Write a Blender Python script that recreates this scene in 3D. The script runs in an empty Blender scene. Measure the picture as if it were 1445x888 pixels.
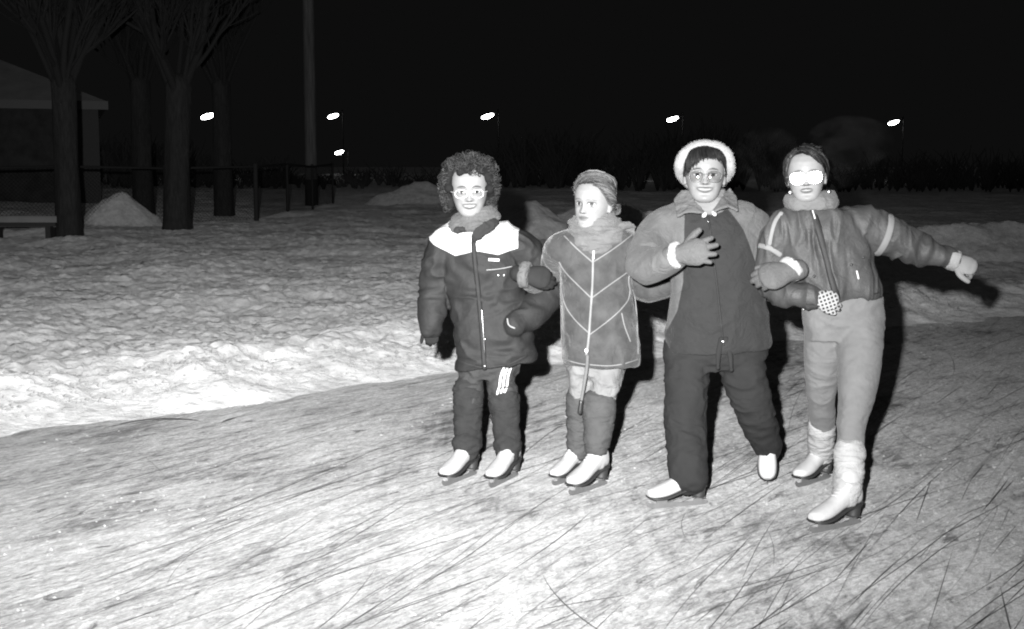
import bpy, bmesh, math, random
import numpy as np
from mathutils import Vector, Matrix
from mathutils.bvhtree import BVHTree

random.seed(7)
RNG = np.random.default_rng(11)
scene = bpy.context.scene
COL = scene.collection

# ------------------------------------------------------------------ camera maths
CAM = np.array([0.0, 0.0, 1.5]); FPX = 1800.0; CX, CY = 722.5, 444.0
PITCH = math.atan((444.0 - 235.0) / FPX)
FW = np.array([0, math.cos(PITCH), -math.sin(PITCH)])
UP = np.array([0, math.sin(PITCH), math.cos(PITCH)])
def ray(px, py):
    return np.array([1.0, 0, 0]) * ((px - CX) / FPX) - UP * ((py - CY) / FPX) + FW
def W(px, py, Y):
    d = ray(px, py); return CAM + d * (Y / d[1])
def G(px, py, z=0.0):
    d = ray(px, py); return CAM + d * ((z - CAM[2]) / d[2])
def nrm(v):
    v = np.asarray(v, float); return v / (np.linalg.norm(v) + 1e-12)

# ------------------------------------------------------------------ noise
def _hash(ix, iy, iz, seed):
    h = (ix.astype(np.int64) * 374761393 + iy.astype(np.int64) * 668265263 + iz.astype(np.int64) * 2147483647 + seed * 974711) & 0xFFFFFFFF
    h = ((h ^ (h >> 13)) * 1274126177) & 0xFFFFFFFF
    h = ((h ^ (h >> 16)) * 2246822519) & 0xFFFFFFFF
    return ((h ^ (h >> 15)) & 0xFFFFFF) / float(0xFFFFFF) * 2 - 1
def vnoise(P, seed=0):
    P = np.asarray(P, float)
    i = np.floor(P).astype(np.int64); f = P - i
    u = f * f * f * (f * (f * 6 - 15) + 10)
    out = 0
    for dx in (0, 1):
        wx = u[:, 0] if dx else 1 - u[:, 0]
        for dy in (0, 1):
            wy = u[:, 1] if dy else 1 - u[:, 1]
            for dz in (0, 1):
                wz = u[:, 2] if dz else 1 - u[:, 2]
                out = out + wx * wy * wz * _hash(i[:, 0] + dx, i[:, 1] + dy, i[:, 2] + dz, seed)
    return out
def fbm(P, octv=4, seed=0, gain=0.5):
    o, a = 0, 1.0; P = np.asarray(P, float)
    for k in range(octv):
        o = o + a * vnoise(P, seed + k * 17); P = P * 2.03 + 5.1; a *= gain
    return o
def noise2(x, y, seed=0):
    return vnoise(np.stack([x, y, np.full_like(x, seed * 3.7 + .5)], 1), seed)
def fbm2(x, y, octv=4, seed=0, gain=.5):
    return fbm(np.stack([x, y, np.full_like(x, seed * 3.7 + .5)], 1), octv, seed, gain)
def sst(a, b, x):
    t = np.clip((x - a) / (b - a), 0, 1); return t * t * (3 - 2 * t)

# ------------------------------------------------------------------ mesh collecting
class MB:
    def __init__(self): self.V = []; self.F = []; self.n = 0
    def add(self, V, F):
        V = np.asarray(V, float)
        self.F.extend([tuple(int(i) + self.n for i in f) for f in F]); self.V.append(V); self.n += len(V)
        return self
    def verts(self): return np.concatenate(self.V, 0) if self.V else np.zeros((0, 3))
    def xf(self, M):
        M = np.array(M); self.V = [v @ M[:3, :3].T + M[:3, 3] for v in self.V]; return self
    def join(self, o):
        return self.add(o.verts(), o.F)

def rings_mesh(R, cap=True):
    k, n, _ = R.shape
    F = []
    for a in range(k - 1):
        for b in range(n):
            c = (b + 1) % n
            F.append((a * n + b, a * n + c, (a + 1) * n + c, (a + 1) * n + b))
    V = R.reshape(-1, 3)
    if cap:
        V = np.concatenate([V, R[0].mean(0)[None], R[-1].mean(0)[None]], 0)
        i0, i1 = k * n, k * n + 1
        for b in range(n):
            c = (b + 1) % n
            F.append((i0, c, b)); F.append((i1, (k - 1) * n + b, (k - 1) * n + c))
    return V, F

def catmull(P, sub):
    P = np.asarray(P, float)
    if len(P) < 2 or sub <= 1: return P
    Q = np.concatenate([2 * P[:1] - P[1:2], P, 2 * P[-1:] - P[-2:-1]], 0)
    out = []
    for i in range(1, len(Q) - 2):
        for t in np.linspace(0, 1, sub, endpoint=False):
            a, b, c, d = Q[i - 1], Q[i], Q[i + 1], Q[i + 2]
            out.append(.5 * ((2 * b) + (-a + c) * t + (2 * a - 5 * b + 4 * c - d) * t * t + (-a + 3 * b - 3 * c + d) * t ** 3))
    out.append(Q[-2]); return np.array(out)

def frames(P, ref):
    T = np.gradient(P, axis=0); T /= np.linalg.norm(T, axis=1)[:, None] + 1e-12
    A = np.zeros_like(P); B = np.zeros_like(P)
    a = np.cross(T[0], ref)
    if np.linalg.norm(a) < .1: a = np.cross(T[0], [.3, .5, .8])
    a = nrm(a)
    for i in range(len(P)):
        a = a - T[i] * np.dot(a, T[i]); a = nrm(a)
        A[i] = a; B[i] = np.cross(a, T[i])
    return T, A, B

def tube(pts, rad, n=20, sub=5, ref=(0, 1, 0), cap='round', fold=None):
    """tapered tube through pts; rad = radius or (side, depth) per point"""
    pts = np.asarray(pts, float)
    R = np.array([(r, r) if np.isscalar(r) else r for r in rad], float)
    PR = catmull(np.concatenate([pts, R], 1), sub)
    P, R = PR[:, :3], np.maximum(PR[:, 3:], 1e-4)
    T, A, B = frames(P, np.asarray(ref, float))
    th = np.linspace(0, 2 * math.pi, n, endpoint=False)
    rings = []
    def ring(c, a, b, ra, rb, s): return c + (a[None] * (np.cos(th) * ra)[:, None] + b[None] * (np.sin(th) * rb)[:, None]) * s
    if cap == 'round':
        for q in (80, 55, 30):
            q = math.radians(q); rings.append(ring(P[0] - T[0] * R[0].mean() * math.sin(q), A[0], B[0], *R[0], math.cos(q)))
    L = np.concatenate([[0], np.cumsum(np.linalg.norm(np.diff(P, axis=0), axis=1))])
    for i in range(len(P)):
        s = np.ones(n)
        if fold is not None: s = 1 + fold(L[i], th)
        rings.append(P[i] + (A[i][None] * (np.cos(th) * R[i, 0])[:, None] + B[i][None] * (np.sin(th) * R[i, 1])[:, None]) * s[:, None])
    if cap == 'round':
        for q in (30, 55, 80):
            q = math.radians(q); rings.append(ring(P[-1] + T[-1] * R[-1].mean() * math.sin(q), A[-1], B[-1], *R[-1], math.cos(q)))
    return rings_mesh(np.array(rings))

def sections(S, n=48, sub=4, ex=2.3, fold=None):
    """S rows: left xyz, right xyz, depth front, depth back -> horizontal body sections"""
    D = np.array([list(l) + list(r) + [f, b] for l, r, f, b in S], float)
    D = catmull(D, sub)
    th = np.linspace(0, 2 * math.pi, n, endpoint=False)
    c, s = np.cos(th), np.sin(th)
    cx = np.sign(c) * np.abs(c) ** (2 / ex); sy = np.sign(s) * np.abs(s) ** (2 / ex)
    rings = []
    for i, d in enumerate(D):
        l, r, f, b = d[:3], d[3:6], d[6], d[7]
        m = (l + r) / 2; h = (r - l) / 2
        k = np.ones(n) if fold is None else 1 + fold(i / (len(D) - 1), th)
        rings.append(m + (h[None] * cx[:, None] + np.array([0, 1.0, 0])[None] * np.where(sy < 0, sy * f, sy * b)[:, None]) * k[:, None])
    return rings_mesh(np.array(rings))

def ellipsoid(c, r, n=24, m=16, R=None):
    u = np.linspace(0, 2 * math.pi, n, endpoint=False); rings = []
    for v in np.linspace(-math.pi / 2 + .08, math.pi / 2 - .08, m):
        rings.append(np.stack([np.cos(u) * math.cos(v) * r[0], np.sin(u) * math.cos(v) * r[1], np.full(n, math.sin(v) * r[2])], 1))
    V, F = rings_mesh(np.array(rings))
    if R is not None: V = V @ np.asarray(R).T
    return V + np.asarray(c), F

def box(c, s, R=None):
    V = np.array([[x, y, z] for x in (-.5, .5) for y in (-.5, .5) for z in (-.5, .5)]) * np.asarray(s)
    if R is not None: V = V @ np.asarray(R).T
    return V + np.asarray(c), [(0, 1, 3, 2), (4, 6, 7, 5), (0, 4, 5, 1), (2, 3, 7, 6), (0, 2, 6, 4), (1, 5, 7, 3)]

def prism_y(poly, y0, y1):
    """x-z polygon extruded along y"""
    k = len(poly); p = np.asarray(poly, float)
    V = np.concatenate([np.stack([p[:, 0], np.full(k, y0), p[:, 1]], 1), np.stack([p[:, 0], np.full(k, y1), p[:, 1]], 1)], 0)
    F = [tuple(range(k)), tuple(range(2 * k - 1, k - 1, -1))] + [(i, i + k, (i + 1) % k + k, (i + 1) % k) for i in range(k)]
    return V, F

def raw_mesh(name, V, F, smooth=True):
    me = bpy.data.meshes.new(name)
    me.from_pydata(np.asarray(V).tolist(), [], F); me.update()
    if smooth: me.polygons.foreach_set('use_smooth', [True] * len(me.polygons))
    return me
def fix_normals(me):
    bm = bmesh.new(); bm.from_mesh(me); bmesh.ops.recalc_face_normals(bm, faces=bm.faces); bm.to_mesh(me); bm.free()

def remesh(mb, voxel, smooth=4, factor=.5):
    """union of closed shapes as one continuous surface"""
    me = raw_mesh('tmp', mb.verts(), mb.F); fix_normals(me)
    o = bpy.data.objects.new('tmp', me); COL.objects.link(o)
    m = o.modifiers.new('r', 'REMESH'); m.mode = 'VOXEL'; m.voxel_size = voxel; m.adaptivity = 0; m.use_smooth_shade = True
    if smooth:
        s = o.modifiers.new('s', 'SMOOTH'); s.factor = factor; s.iterations = smooth
    dg = bpy.context.evaluated_depsgraph_get(); dg.update()
    out = bpy.data.meshes.new_from_object(o.evaluated_get(dg))
    bpy.data.objects.remove(o); bpy.data.meshes.remove(me)
    out.polygons.foreach_set('use_smooth', [True] * len(out.polygons))
    return out
def vco(me):
    a = np.zeros(len(me.vertices) * 3); me.vertices.foreach_get('co', a); return a.reshape(-1, 3)
def vno(me):
    a = np.zeros(len(me.vertices) * 3); me.vertices.foreach_get('normal', a); return a.reshape(-1, 3)
def set_co(me, V):
    me.vertices.foreach_set('co', np.asarray(V).ravel()); me.update()
def set_attr(me, name, vals):
    a = me.attributes.get(name) or me.attributes.new(name, 'FLOAT', 'POINT')
    a.data.foreach_set('value', np.asarray(vals, np.float32))
def wrinkle(me, amp, sc, seed=0, stretch=(1, 1, 1), octv=3, ridged=True):
    V = vco(me); N = vno(me)
    P = V * sc * np.asarray(stretch)
    P = P + .6 * np.stack([vnoise(P * .7 + 9, seed + 5), vnoise(P * .7 + 31, seed + 6), vnoise(P * .7 + 57, seed + 7)], 1)
    d = fbm(P, octv, seed)
    if ridged: d = .5 - np.abs(d) * 1.6
    set_co(me, V + N * (amp * d)[:, None])
def bvh_of(me):
    V = vco(me); return BVHTree.FromPolygons([Vector(v) for v in V], [tuple(p.vertices) for p in me.polygons])

# ------------------------------------------------------------------ objects
def tag(o, label=None, cat=None, group=None, kind=None):
    if label: o['label'] = label
    if cat: o['category'] = cat
    if group: o['group'] = group
    if kind: o['kind'] = kind
    return o
def link(name, me, mat=None, parent=None, base=None):
    me.name = name
    if base is not None: set_co(me, vco(me) - np.asarray(base))
    if mat is not None:
        me.materials.clear(); me.materials.append(mat)
    o = bpy.data.objects.new(name, me); COL.objects.link(o)
    if parent is not None: o.parent = parent
    elif base is not None: o.location = Vector(base)
    return o
def mk(name, mb, mat=None, parent=None, base=None, smooth=True):
    me = raw_mesh(name, mb.verts(), mb.F, smooth); fix_normals(me)
    return link(name, me, mat, parent, base)
def each(name, mb, mat=None, parent=None, base=None, smooth=True):
    """every piece that was added on its own becomes a part of its own"""
    n0 = 0; sizes = [len(v) for v in mb.V]; k = 0
    for V in mb.V:
        F = [tuple(i - n0 for i in f) for f in mb.F if n0 <= f[0] < n0 + len(V)]
        mk(name, MB().add(V, F), mat, parent, base, smooth); n0 += len(V)
def empty(name, loc):
    o = bpy.data.objects.new(name, None); o.empty_display_size = .2; COL.objects.link(o); o.location = Vector(loc); return o

# ------------------------------------------------------------------ materials
class NT:
    def __init__(self, nt): self.t = nt
    def n(self, typ, **kw):
        o = self.t.nodes.new(typ)
        for k, v in kw.items(): setattr(o, k, v)
        return o
    def l(self, a, b): self.t.links.new(a, b)
    def math(self, op, a, b=None, c=None, clamp=False):
        m = self.n('ShaderNodeMath', operation=op, use_clamp=clamp)
        for i, v in enumerate((a, b, c)):
            if v is None: continue
            if isinstance(v, (int, float)): m.inputs[i].default_value = v
            else: self.l(v, m.inputs[i])
        return m.outputs[0]
    def ramp(self, fac, stops):
        r = self.n('ShaderNodeValToRGB'); e = r.color_ramp.elements
        while len(e) < len(stops): e.new(.5)
        for el, (p, v) in zip(e, stops): el.position = p; el.color = (v, v, v, 1)
        self.l(fac, r.inputs[0]); return r.outputs[0]
    def mapr(self, v, a, b, c=0., d=1., interp='SMOOTHSTEP'):
        m = self.n('ShaderNodeMapRange', interpolation_type=interp)
        self.l(v, m.inputs[0])
        for i, x in zip((1, 2, 3, 4), (a, b, c, d)): m.inputs[i].default_value = x
        return m.outputs[0]
    def noise(self, vec, scale, detail=4, rough=.55, dist=0., w=None):
        t = self.n('ShaderNodeTexNoise'); t.inputs['Scale'].default_value = scale; t.inputs['Detail'].default_value = detail
        t.inputs['Roughness'].default_value = rough; t.inputs['Distortion'].default_value = dist
        if vec is not None: self.l(vec, t.inputs['Vector'])
        return t.outputs[0]
    def mapping(self, vec, rot=(0, 0, 0), sc=(1, 1, 1), loc=(0, 0, 0)):
        m = self.n('ShaderNodeMapping'); m.inputs['Rotation'].default_value = rot; m.inputs['Scale'].default_value = sc; m.inputs['Location'].default_value = loc
        self.l(vec, m.inputs['Vector']); return m.outputs[0]
    def mix(self, f, a, b):
        m = self.n('ShaderNodeMix', data_type='FLOAT')
        for i, v in ((0, f), (2, a), (3, b)):
            if isinstance(v, (int, float)): m.inputs[i].default_value = v
            else: self.l(v, m.inputs[i])
        return m.outputs[0]
def new_mat(name):
    m = bpy.data.materials.new(name); m.use_nodes = True
    t = NT(m.node_tree); b = m.node_tree.nodes['Principled BSDF']
    return m, t, b
def coord(t, out='Object'): return t.n('ShaderNodeTexCoord').outputs[out]
def fabric(name, g, rough=.85, var=.18, fine=420., bump=.25, crease=0., crease_sc=28., sheen=0., spec=.25, attr=None, g2=None, weave=None):
    """grey cloth: soft tone mottling, fine thread bump, optional creases; attr = painted-on second tone g2"""
    m, t, b = new_mat(name); c = coord(t)
    n1 = t.noise(c, 14, 5); k = t.mapr(n1, .3, .7, 1 - var, 1 + var, 'LINEAR')
    col = t.math('MULTIPLY', k, g)
    if attr:
        a = t.n('ShaderNodeAttribute', attribute_name=attr)
        s = t.mapr(a.outputs['Fac'], -.0015, .0015)
        col = t.mix(s, col, t.math('MULTIPLY', t.mapr(n1, .3, .7, 1 - var * .3, 1 + var * .3, 'LINEAR'), g2))
    rgb = t.n('ShaderNodeCombineColor'); [t.l(col, rgb.inputs[i]) for i in range(3)]
    t.l(rgb.outputs[0], b.inputs['Base Color'])
    b.inputs['Roughness'].default_value = rough; b.inputs['Specular IOR Level'].default_value = spec
    b.inputs['Sheen Weight'].default_value = sheen; b.inputs['Sheen Roughness'].default_value = .35
    h = t.math('MULTIPLY', t.noise(c, fine, 3), .0012)
    if weave:
        w = t.n('ShaderNodeTexWave', wave_type='BANDS', bands_direction=weave[0]); w.inputs['Scale'].default_value = weave[1]; w.inputs['Distortion'].default_value = 1.2
        t.l(c, w.inputs['Vector']); h = t.math('ADD', h, t.math('MULTIPLY', w.outputs['Fac'], weave[2]))
    if crease:
        q = t.noise(c, crease_sc, 6, .6, 1.3)
        h = t.math('ADD', h, t.math('MULTIPLY', q, crease))
    bp = t.n('ShaderNodeBump'); bp.inputs['Strength'].default_value = min(1, bump * 4); bp.inputs['Distance'].default_value = 1.0
    t.l(h, bp.inputs['Height']); t.l(bp.outputs[0], b.inputs['Normal'])
    return m
def plain(name, g, rough=.5, metal=0., spec=.5, var=.1, sc=30.):
    m, t, b = new_mat(name); c = coord(t)
    col = t.math('MULTIPLY', t.mapr(t.noise(c, sc, 4), .3, .7, 1 - var, 1 + var, 'LINEAR'), g)
    rgb = t.n('ShaderNodeCombineColor'); [t.l(col, rgb.inputs[i]) for i in range(3)]
    t.l(rgb.outputs[0], b.inputs['Base Color'])
    b.inputs['Roughness'].default_value = rough; b.inputs['Metallic'].default_value = metal; b.inputs['Specular IOR Level'].default_value = spec
    return m

M = {}
def skin_mat():
    m, t, b = new_mat('skin'); a = t.n('ShaderNodeAttribute', attribute_name='tone'); c = coord(t)
    col = t.math('MULTIPLY', a.outputs['Fac'], t.mapr(t.noise(c, 60, 4), .3, .7, .95, 1.05, 'LINEAR'))
    rgb = t.n('ShaderNodeCombineColor'); [t.l(col, rgb.inputs[i]) for i in range(3)]
    t.l(rgb.outputs[0], b.inputs['Base Color']); b.inputs['Roughness'].default_value = .5; b.inputs['Specular IOR Level'].default_value = .35
    bp = t.n('ShaderNodeBump'); bp.inputs['Strength'].default_value = .25; bp.inputs['Distance'].default_value = .001
    t.l(t.noise(c, 700, 2), bp.inputs['Height']); t.l(bp.outputs[0], b.inputs['Normal'])
    return m
M['skin'] = skin_mat()
M['skate'] = plain('white_skate_leather', .50, .42, 0, .4, .06, 40)
M['sole'] = plain('dark_leather_sole', .035, .5)
M['blade'] = plain('blade_steel', .22, .35, .35)
M['lace'] = fabric('lace_cotton', .6)
M['metal'] = plain('zip_metal', .62, .35, 1.0)
M['white_plastic'] = plain('white_plastic', .8, .35)
M['dark_plastic'] = plain('dark_plastic', .03, .35)

def glass(name, rough, tint=.97, refl=1.0):
    m, t, b = new_mat(name)
    m.node_tree.nodes.remove(b)
    tr = t.n('ShaderNodeBsdfTransparent'); tr.inputs[0].default_value = (tint, tint, tint, 1)
    gl = t.n('ShaderNodeBsdfGlossy'); gl.inputs['Roughness'].default_value = rough; gl.inputs['Color'].default_value = (1, 1, 1, 1)
    fr = t.n('ShaderNodeFresnel'); fr.inputs[0].default_value = 1.5
    mx = t.n('ShaderNodeMixShader'); t.l(t.math('MULTIPLY', fr.outputs[0], refl), mx.inputs[0]); t.l(tr.outputs[0], mx.inputs[1]); t.l(gl.outputs[0], mx.inputs[2])
    t.l(mx.outputs[0], m.node_tree.nodes['Material Output'].inputs[0])
    return m

# ------------------------------------------------------------------ world, camera, light
LAMP_L, LAMP_U = -.19, .20
def build_world():
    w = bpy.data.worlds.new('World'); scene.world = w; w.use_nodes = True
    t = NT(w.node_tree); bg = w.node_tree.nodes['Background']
    s = t.n('ShaderNodeTexSky'); s.sky_type = 'NISHITA'; s.sun_disc = False
    s.sun_elevation = math.radians(-4.0); s.sun_rotation = math.radians(200); s.ozone_density = 1
    bw = t.n('ShaderNodeRGBToBW'); t.l(s.outputs[0], bw.inputs[0])
    # glow added to the unseen overhead sky to lift shadows, black toward the horizon
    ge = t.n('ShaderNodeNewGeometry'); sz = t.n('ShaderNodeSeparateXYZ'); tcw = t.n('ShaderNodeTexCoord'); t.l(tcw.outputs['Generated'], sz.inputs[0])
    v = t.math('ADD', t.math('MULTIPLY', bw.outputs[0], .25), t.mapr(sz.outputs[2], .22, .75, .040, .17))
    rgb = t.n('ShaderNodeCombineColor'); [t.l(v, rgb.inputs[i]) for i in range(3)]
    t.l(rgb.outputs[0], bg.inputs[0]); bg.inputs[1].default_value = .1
    cam = bpy.data.cameras.new('camera'); co = bpy.data.objects.new('camera', cam); COL.objects.link(co)
    co.location = CAM; co.rotation_euler = (math.pi / 2 - PITCH, 0, 0)
    cam.sensor_width = 36; cam.lens = FPX / 1445 * 36; cam.clip_end = 3000; cam.clip_start = .05
    scene.camera = co
    # camera flash held up and to the left of the lens, with the beam of a small reflector
    L = bpy.data.lights.new('camera_flash', 'POINT'); L.energy = 6200; L.shadow_soft_size = .03
    lo = bpy.data.objects.new('camera_flash', L); COL.objects.link(lo); lo.location = CAM + np.array([LAMP_L, -.02, LAMP_U])
    L.use_nodes = True; t = NT(L.node_tree); em = L.node_tree.nodes['Emission']
    tc = t.n('ShaderNodeTexCoord').outputs['Normal']; sp = t.n('ShaderNodeSeparateXYZ'); t.l(tc, sp.inputs[0])
    y = t.math('MAXIMUM', sp.outputs[1], .02)
    ax = t.math('DIVIDE', sp.outputs[0], y); az = t.math('DIVIDE', sp.outputs[2], y)
    v1 = t.mapr(az, -.66, -.16, .0, 1.0)
    v2 = t.mapr(az, .25, .9, 1.0, 0.0)
    h1 = t.mapr(ax, .05, .50, 1.0, .30)
    h2 = t.mapr(ax, -.70, -.16, .40, 1.0)
    fw = t.mapr(sp.outputs[1], .05, .3)
    k = t.math('MULTIPLY', t.math('MULTIPLY', t.math('MULTIPLY', v1, v2), t.math('MULTIPLY', h1, h2)), fw)
    t.l(k, em.inputs['Strength'])
    scene.view_settings.view_transform = 'Standard'; scene.view_settings.look = 'None'
    scene.view_settings.exposure = 0; scene.view_settings.gamma = 1
    scene.cycles.use_denoising = True; scene.cycles.filter_width = 2.0
    scene.cycles.max_bounces = 6; scene.cycles.transparent_max_bounces = 8; scene.cycles.volume_bounces = 0
build_world()

# ------------------------------------------------------------------ ground
EDGE = np.array([(-30, -16), (-5.2, 5.95), (-3.0, 7.45), (-1.95, 8.4), (-.65, 9.45), (.34, 10.2), (1.28, 10.9), (2.5, 11.7), (4, 12.6), (5.6, 13.6), (9, 15.2), (40, 24), (90, 30)], float)
def edge_dist(x, y):
    best = np.full(x.shape, 1e9); sg = np.ones(x.shape)
    for a, b in zip(EDGE[:-1], EDGE[1:]):
        ab = b - a; t = np.clip(((x - a[0]) * ab[0] + (y - a[1]) * ab[1]) / (ab @ ab), 0, 1)
        dx, dy = x - a[0] - t * ab[0], y - a[1] - t * ab[1]; d = np.hypot(dx, dy)
        s = np.sign(ab[0] * (y - a[1]) - ab[1] * (x - a[0]))
        u = d < best; best = np.where(u, d, best); sg = np.where(u, s, sg)
    return best * sg
MOUNDS = []
def mound(px, py_top, Y, hw_px, zg, asym=1.0, dy=1.6):
    p = W(px, py_top, Y); MOUNDS.append((p[0], Y, hw_px / FPX * Y, dy, p[2] - zg))
mound(745, 259, 24, 75, .45); mound(880, 276, 22, 95, .45); mound(820, 272, 27, 60, .5)
mound(1340, 287, 20, 260, .4, dy=1.4); mound(1180, 300, 19, 120, .4); mound(1000, 290, 22, 100, .4)
mound(172, 270, 27, 62, .3, dy=1.0); mound(60, 318, 24, 120, .3, dy=1.2); mound(590, 246, 40, 80, .5)
mound(1500, 292, 21, 200, .4)
def height(x, y):
    s = edge_dist(x, y) + .24 * noise2(x * 1.1, y * 1.1, 3) + .12 * noise2(x * 3.3, y * 3.3, 6) + .05 * noise2(x * 8, y * 8, 4)
    far = sst(14, 45, np.hypot(x, y))
    bank = .23 + .06 * noise2(x * .7, y * .7, 5) - .13 * sst(2.5, 7, x)
    z = -.012 + (bank + .012) * sst(-.62, .80, s)
    z = z - .07 * sst(.7, 1.7, s) + .006 * np.clip(s, 0, 60)
    out = sst(-.5, .5, s)
    lump = .030 * fbm2(x * 1.5, y * 1.5, 2, 8) + .026 * np.abs(fbm2(x * 4.2, y * 4.2, 2, 12)) - .030 * np.abs(noise2(x * 7.5, y * 7.5, 13)) + .014 * noise2(x * 15, y * 15, 14) + .007 * noise2(x * 31, y * 31, 15)
    z = z + out * lump * (1 - .35 * far)
    for mx, my, rx, ry, hh in MOUNDS:
        r = np.sqrt(((x - mx) / rx) ** 2 + ((y - my) / ry) ** 2)
        z = z + hh * np.clip(1 - r, 0, 1) ** .85 * sst(1.0, .75, r) * (1 + .22 * fbm2(x * 1.3, y * 1.3, 3, 21)) * (s > -.2)
    return z
def build_ground():
    inner = np.linspace(-27, 27, 760)
    side = np.concatenate([np.linspace(27.5, 60, 40), np.linspace(64, 176, 28)])
    A = np.radians(np.concatenate([-side[::-1], inner, side])); A = np.concatenate([A, [math.pi]])
    r = [1.0]
    while r[-1] < 6: r.append(r[-1] * 1.09)
    while r[-1] < 60: r.append(r[-1] * 1.0042)
    while r[-1] < 1600: r.append(r[-1] * 1.08)
    r = np.array(r)
    RR, AA = np.meshgrid(r, A, indexing='ij'); x = (RR * np.sin(AA)).ravel(); y = (RR * np.cos(AA)).ravel()
    z = height(x, y)
    V = np.stack([x, y, z], 1); k, n = RR.shape
    idx = np.arange(k * n).reshape(k, n)
    q = np.stack([idx[:-1], np.roll(idx, -1, 1)[:-1], np.roll(idx, -1, 1)[1:], idx[1:]], -1).reshape(-1, 4)
    me = bpy.data.meshes.new('snow_ground')
    me.vertices.add(len(V) + 1); me.vertices.foreach_set('co', np.concatenate([V, [[0, 0, -.06]]], 0).ravel())
    tris = np.stack([np.full(n, len(V)), np.roll(idx[0], -1), idx[0]], 1)
    nl = len(q) * 4 + len(tris) * 3
    me.loops.add(nl); me.polygons.add(len(q) + len(tris))
    me.loops.foreach_set('vertex_index', np.concatenate([q.ravel(), tris.ravel()]).astype(np.int32))
    me.polygons.foreach_set('loop_start', np.concatenate([np.arange(len(q)) * 4, len(q) * 4 + np.arange(len(tris)) * 3]).astype(np.int32))
    me.update(calc_edges=True); me.validate(); fix_normals(me)
    me.polygons.foreach_set('use_smooth', [True] * len(me.polygons))
    set_attr(me, 'bank', sst(1.5, .6, edge_dist(vco(me)[:, 0], vco(me)[:, 1]) + .35 * fbm2(vco(me)[:, 0] * 2.3, vco(me)[:, 1] * 2.3, 3, 40)))
    m, t, b = new_mat('trodden_snow'); c = coord(t)
    n1 = t.noise(c, 2.2, 6, .6); n2 = t.noise(c, 9, 6, .65); ba = t.n('ShaderNodeAttribute', attribute_name='bank').outputs['Fac']
    col = t.math('ADD', t.mapr(n1, .3, .7, -.08, .06, 'LINEAR'), t.mapr(n2, .3, .7, .40, .66, 'LINEAR'))
    col = t.math('MULTIPLY', col, t.mix(ba, 1.06, 1.24)); rgb = t.n('ShaderNodeCombineColor'); [t.l(col, rgb.inputs[i]) for i in range(3)]
    t.l(rgb.outputs[0], b.inputs['Base Color']); b.inputs['Roughness'].default_value = .75; b.inputs['Specular IOR Level'].default_value = .2; b.inputs['Diffuse Roughness'].default_value = 1.0
    h = t.math('ADD', t.math('MULTIPLY', t.noise(c, 16, 6, .65, .5), .05), t.math('MULTIPLY', t.noise(c, 75, 4, .6), .012))
    bp = t.n('ShaderNodeBump'); bp.inputs['Strength'].default_value = .75; bp.inputs['Distance'].default_value = 1.0
    t.l(h, bp.inputs['Height']); t.l(bp.outputs[0], b.inputs['Normal'])
    o = link('snow_ground', me, m); tag(o, kind='structure')
build_ground()

def build_crumbs():
    """kicked-up snow lying loose on the ice and along the foot of the bank"""
    rr = np.random.default_rng(4); mb = MB()
    base = np.array([[1, 0, 0], [-1, 0, 0], [0, 1, 0], [0, -1, 0], [0, 0, 1], [0, 0, -1.0]]); F = [(0, 2, 4), (2, 1, 4), (1, 3, 4), (3, 0, 4), (2, 0, 5), (1, 2, 5), (3, 1, 5), (0, 3, 5)]
    N = 60000; y = 3.6 + 10 * rr.random(N) ** 1.2; x = (rr.random(N) * 2 - 1) * y * .46
    e = edge_dist(x, y); near = np.exp(-np.maximum(0, -e) / .22)
    keep = (e < .5) & (rr.random(N) < .13 + near) & ((near > .4) | (noise2(x * 1.3, y * 1.3, 30) > 0))
    x, y, e, near = x[keep][:5600], y[keep][:5600], e[keep][:5600], near[keep][:5600]; z = np.where(e > -.9, np.maximum(0, height(x, y)), 0); k = len(x)
    rad = .0022 + .006 * rr.random(k) ** 3 + near * .022 * rr.random(k) ** 4
    V = base[None] * (rad[:, None] * (.6 + .8 * rr.random((k, 6))))[:, :, None] * np.array([1, 1, .7]) + np.stack([x, y, z + rad * .3], 1)[:, None]
    mb.add(V.reshape(-1, 3), [tuple(i + 6 * j for i in f) for j in range(k) for f in F])
    o = mk('snow_crumbs', mb, plain('loose_snow', .55, .85, 0, .2), smooth=False); tag(o, 'loose crumbs of kicked-up snow scattered over the ice', 'snow crumbs', kind='stuff')
def zg0(x, y): return float(height(np.array([x]), np.array([y]))[0])
build_crumbs()
DIRA = math.radians(59)     # the way most blades have cut
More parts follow.
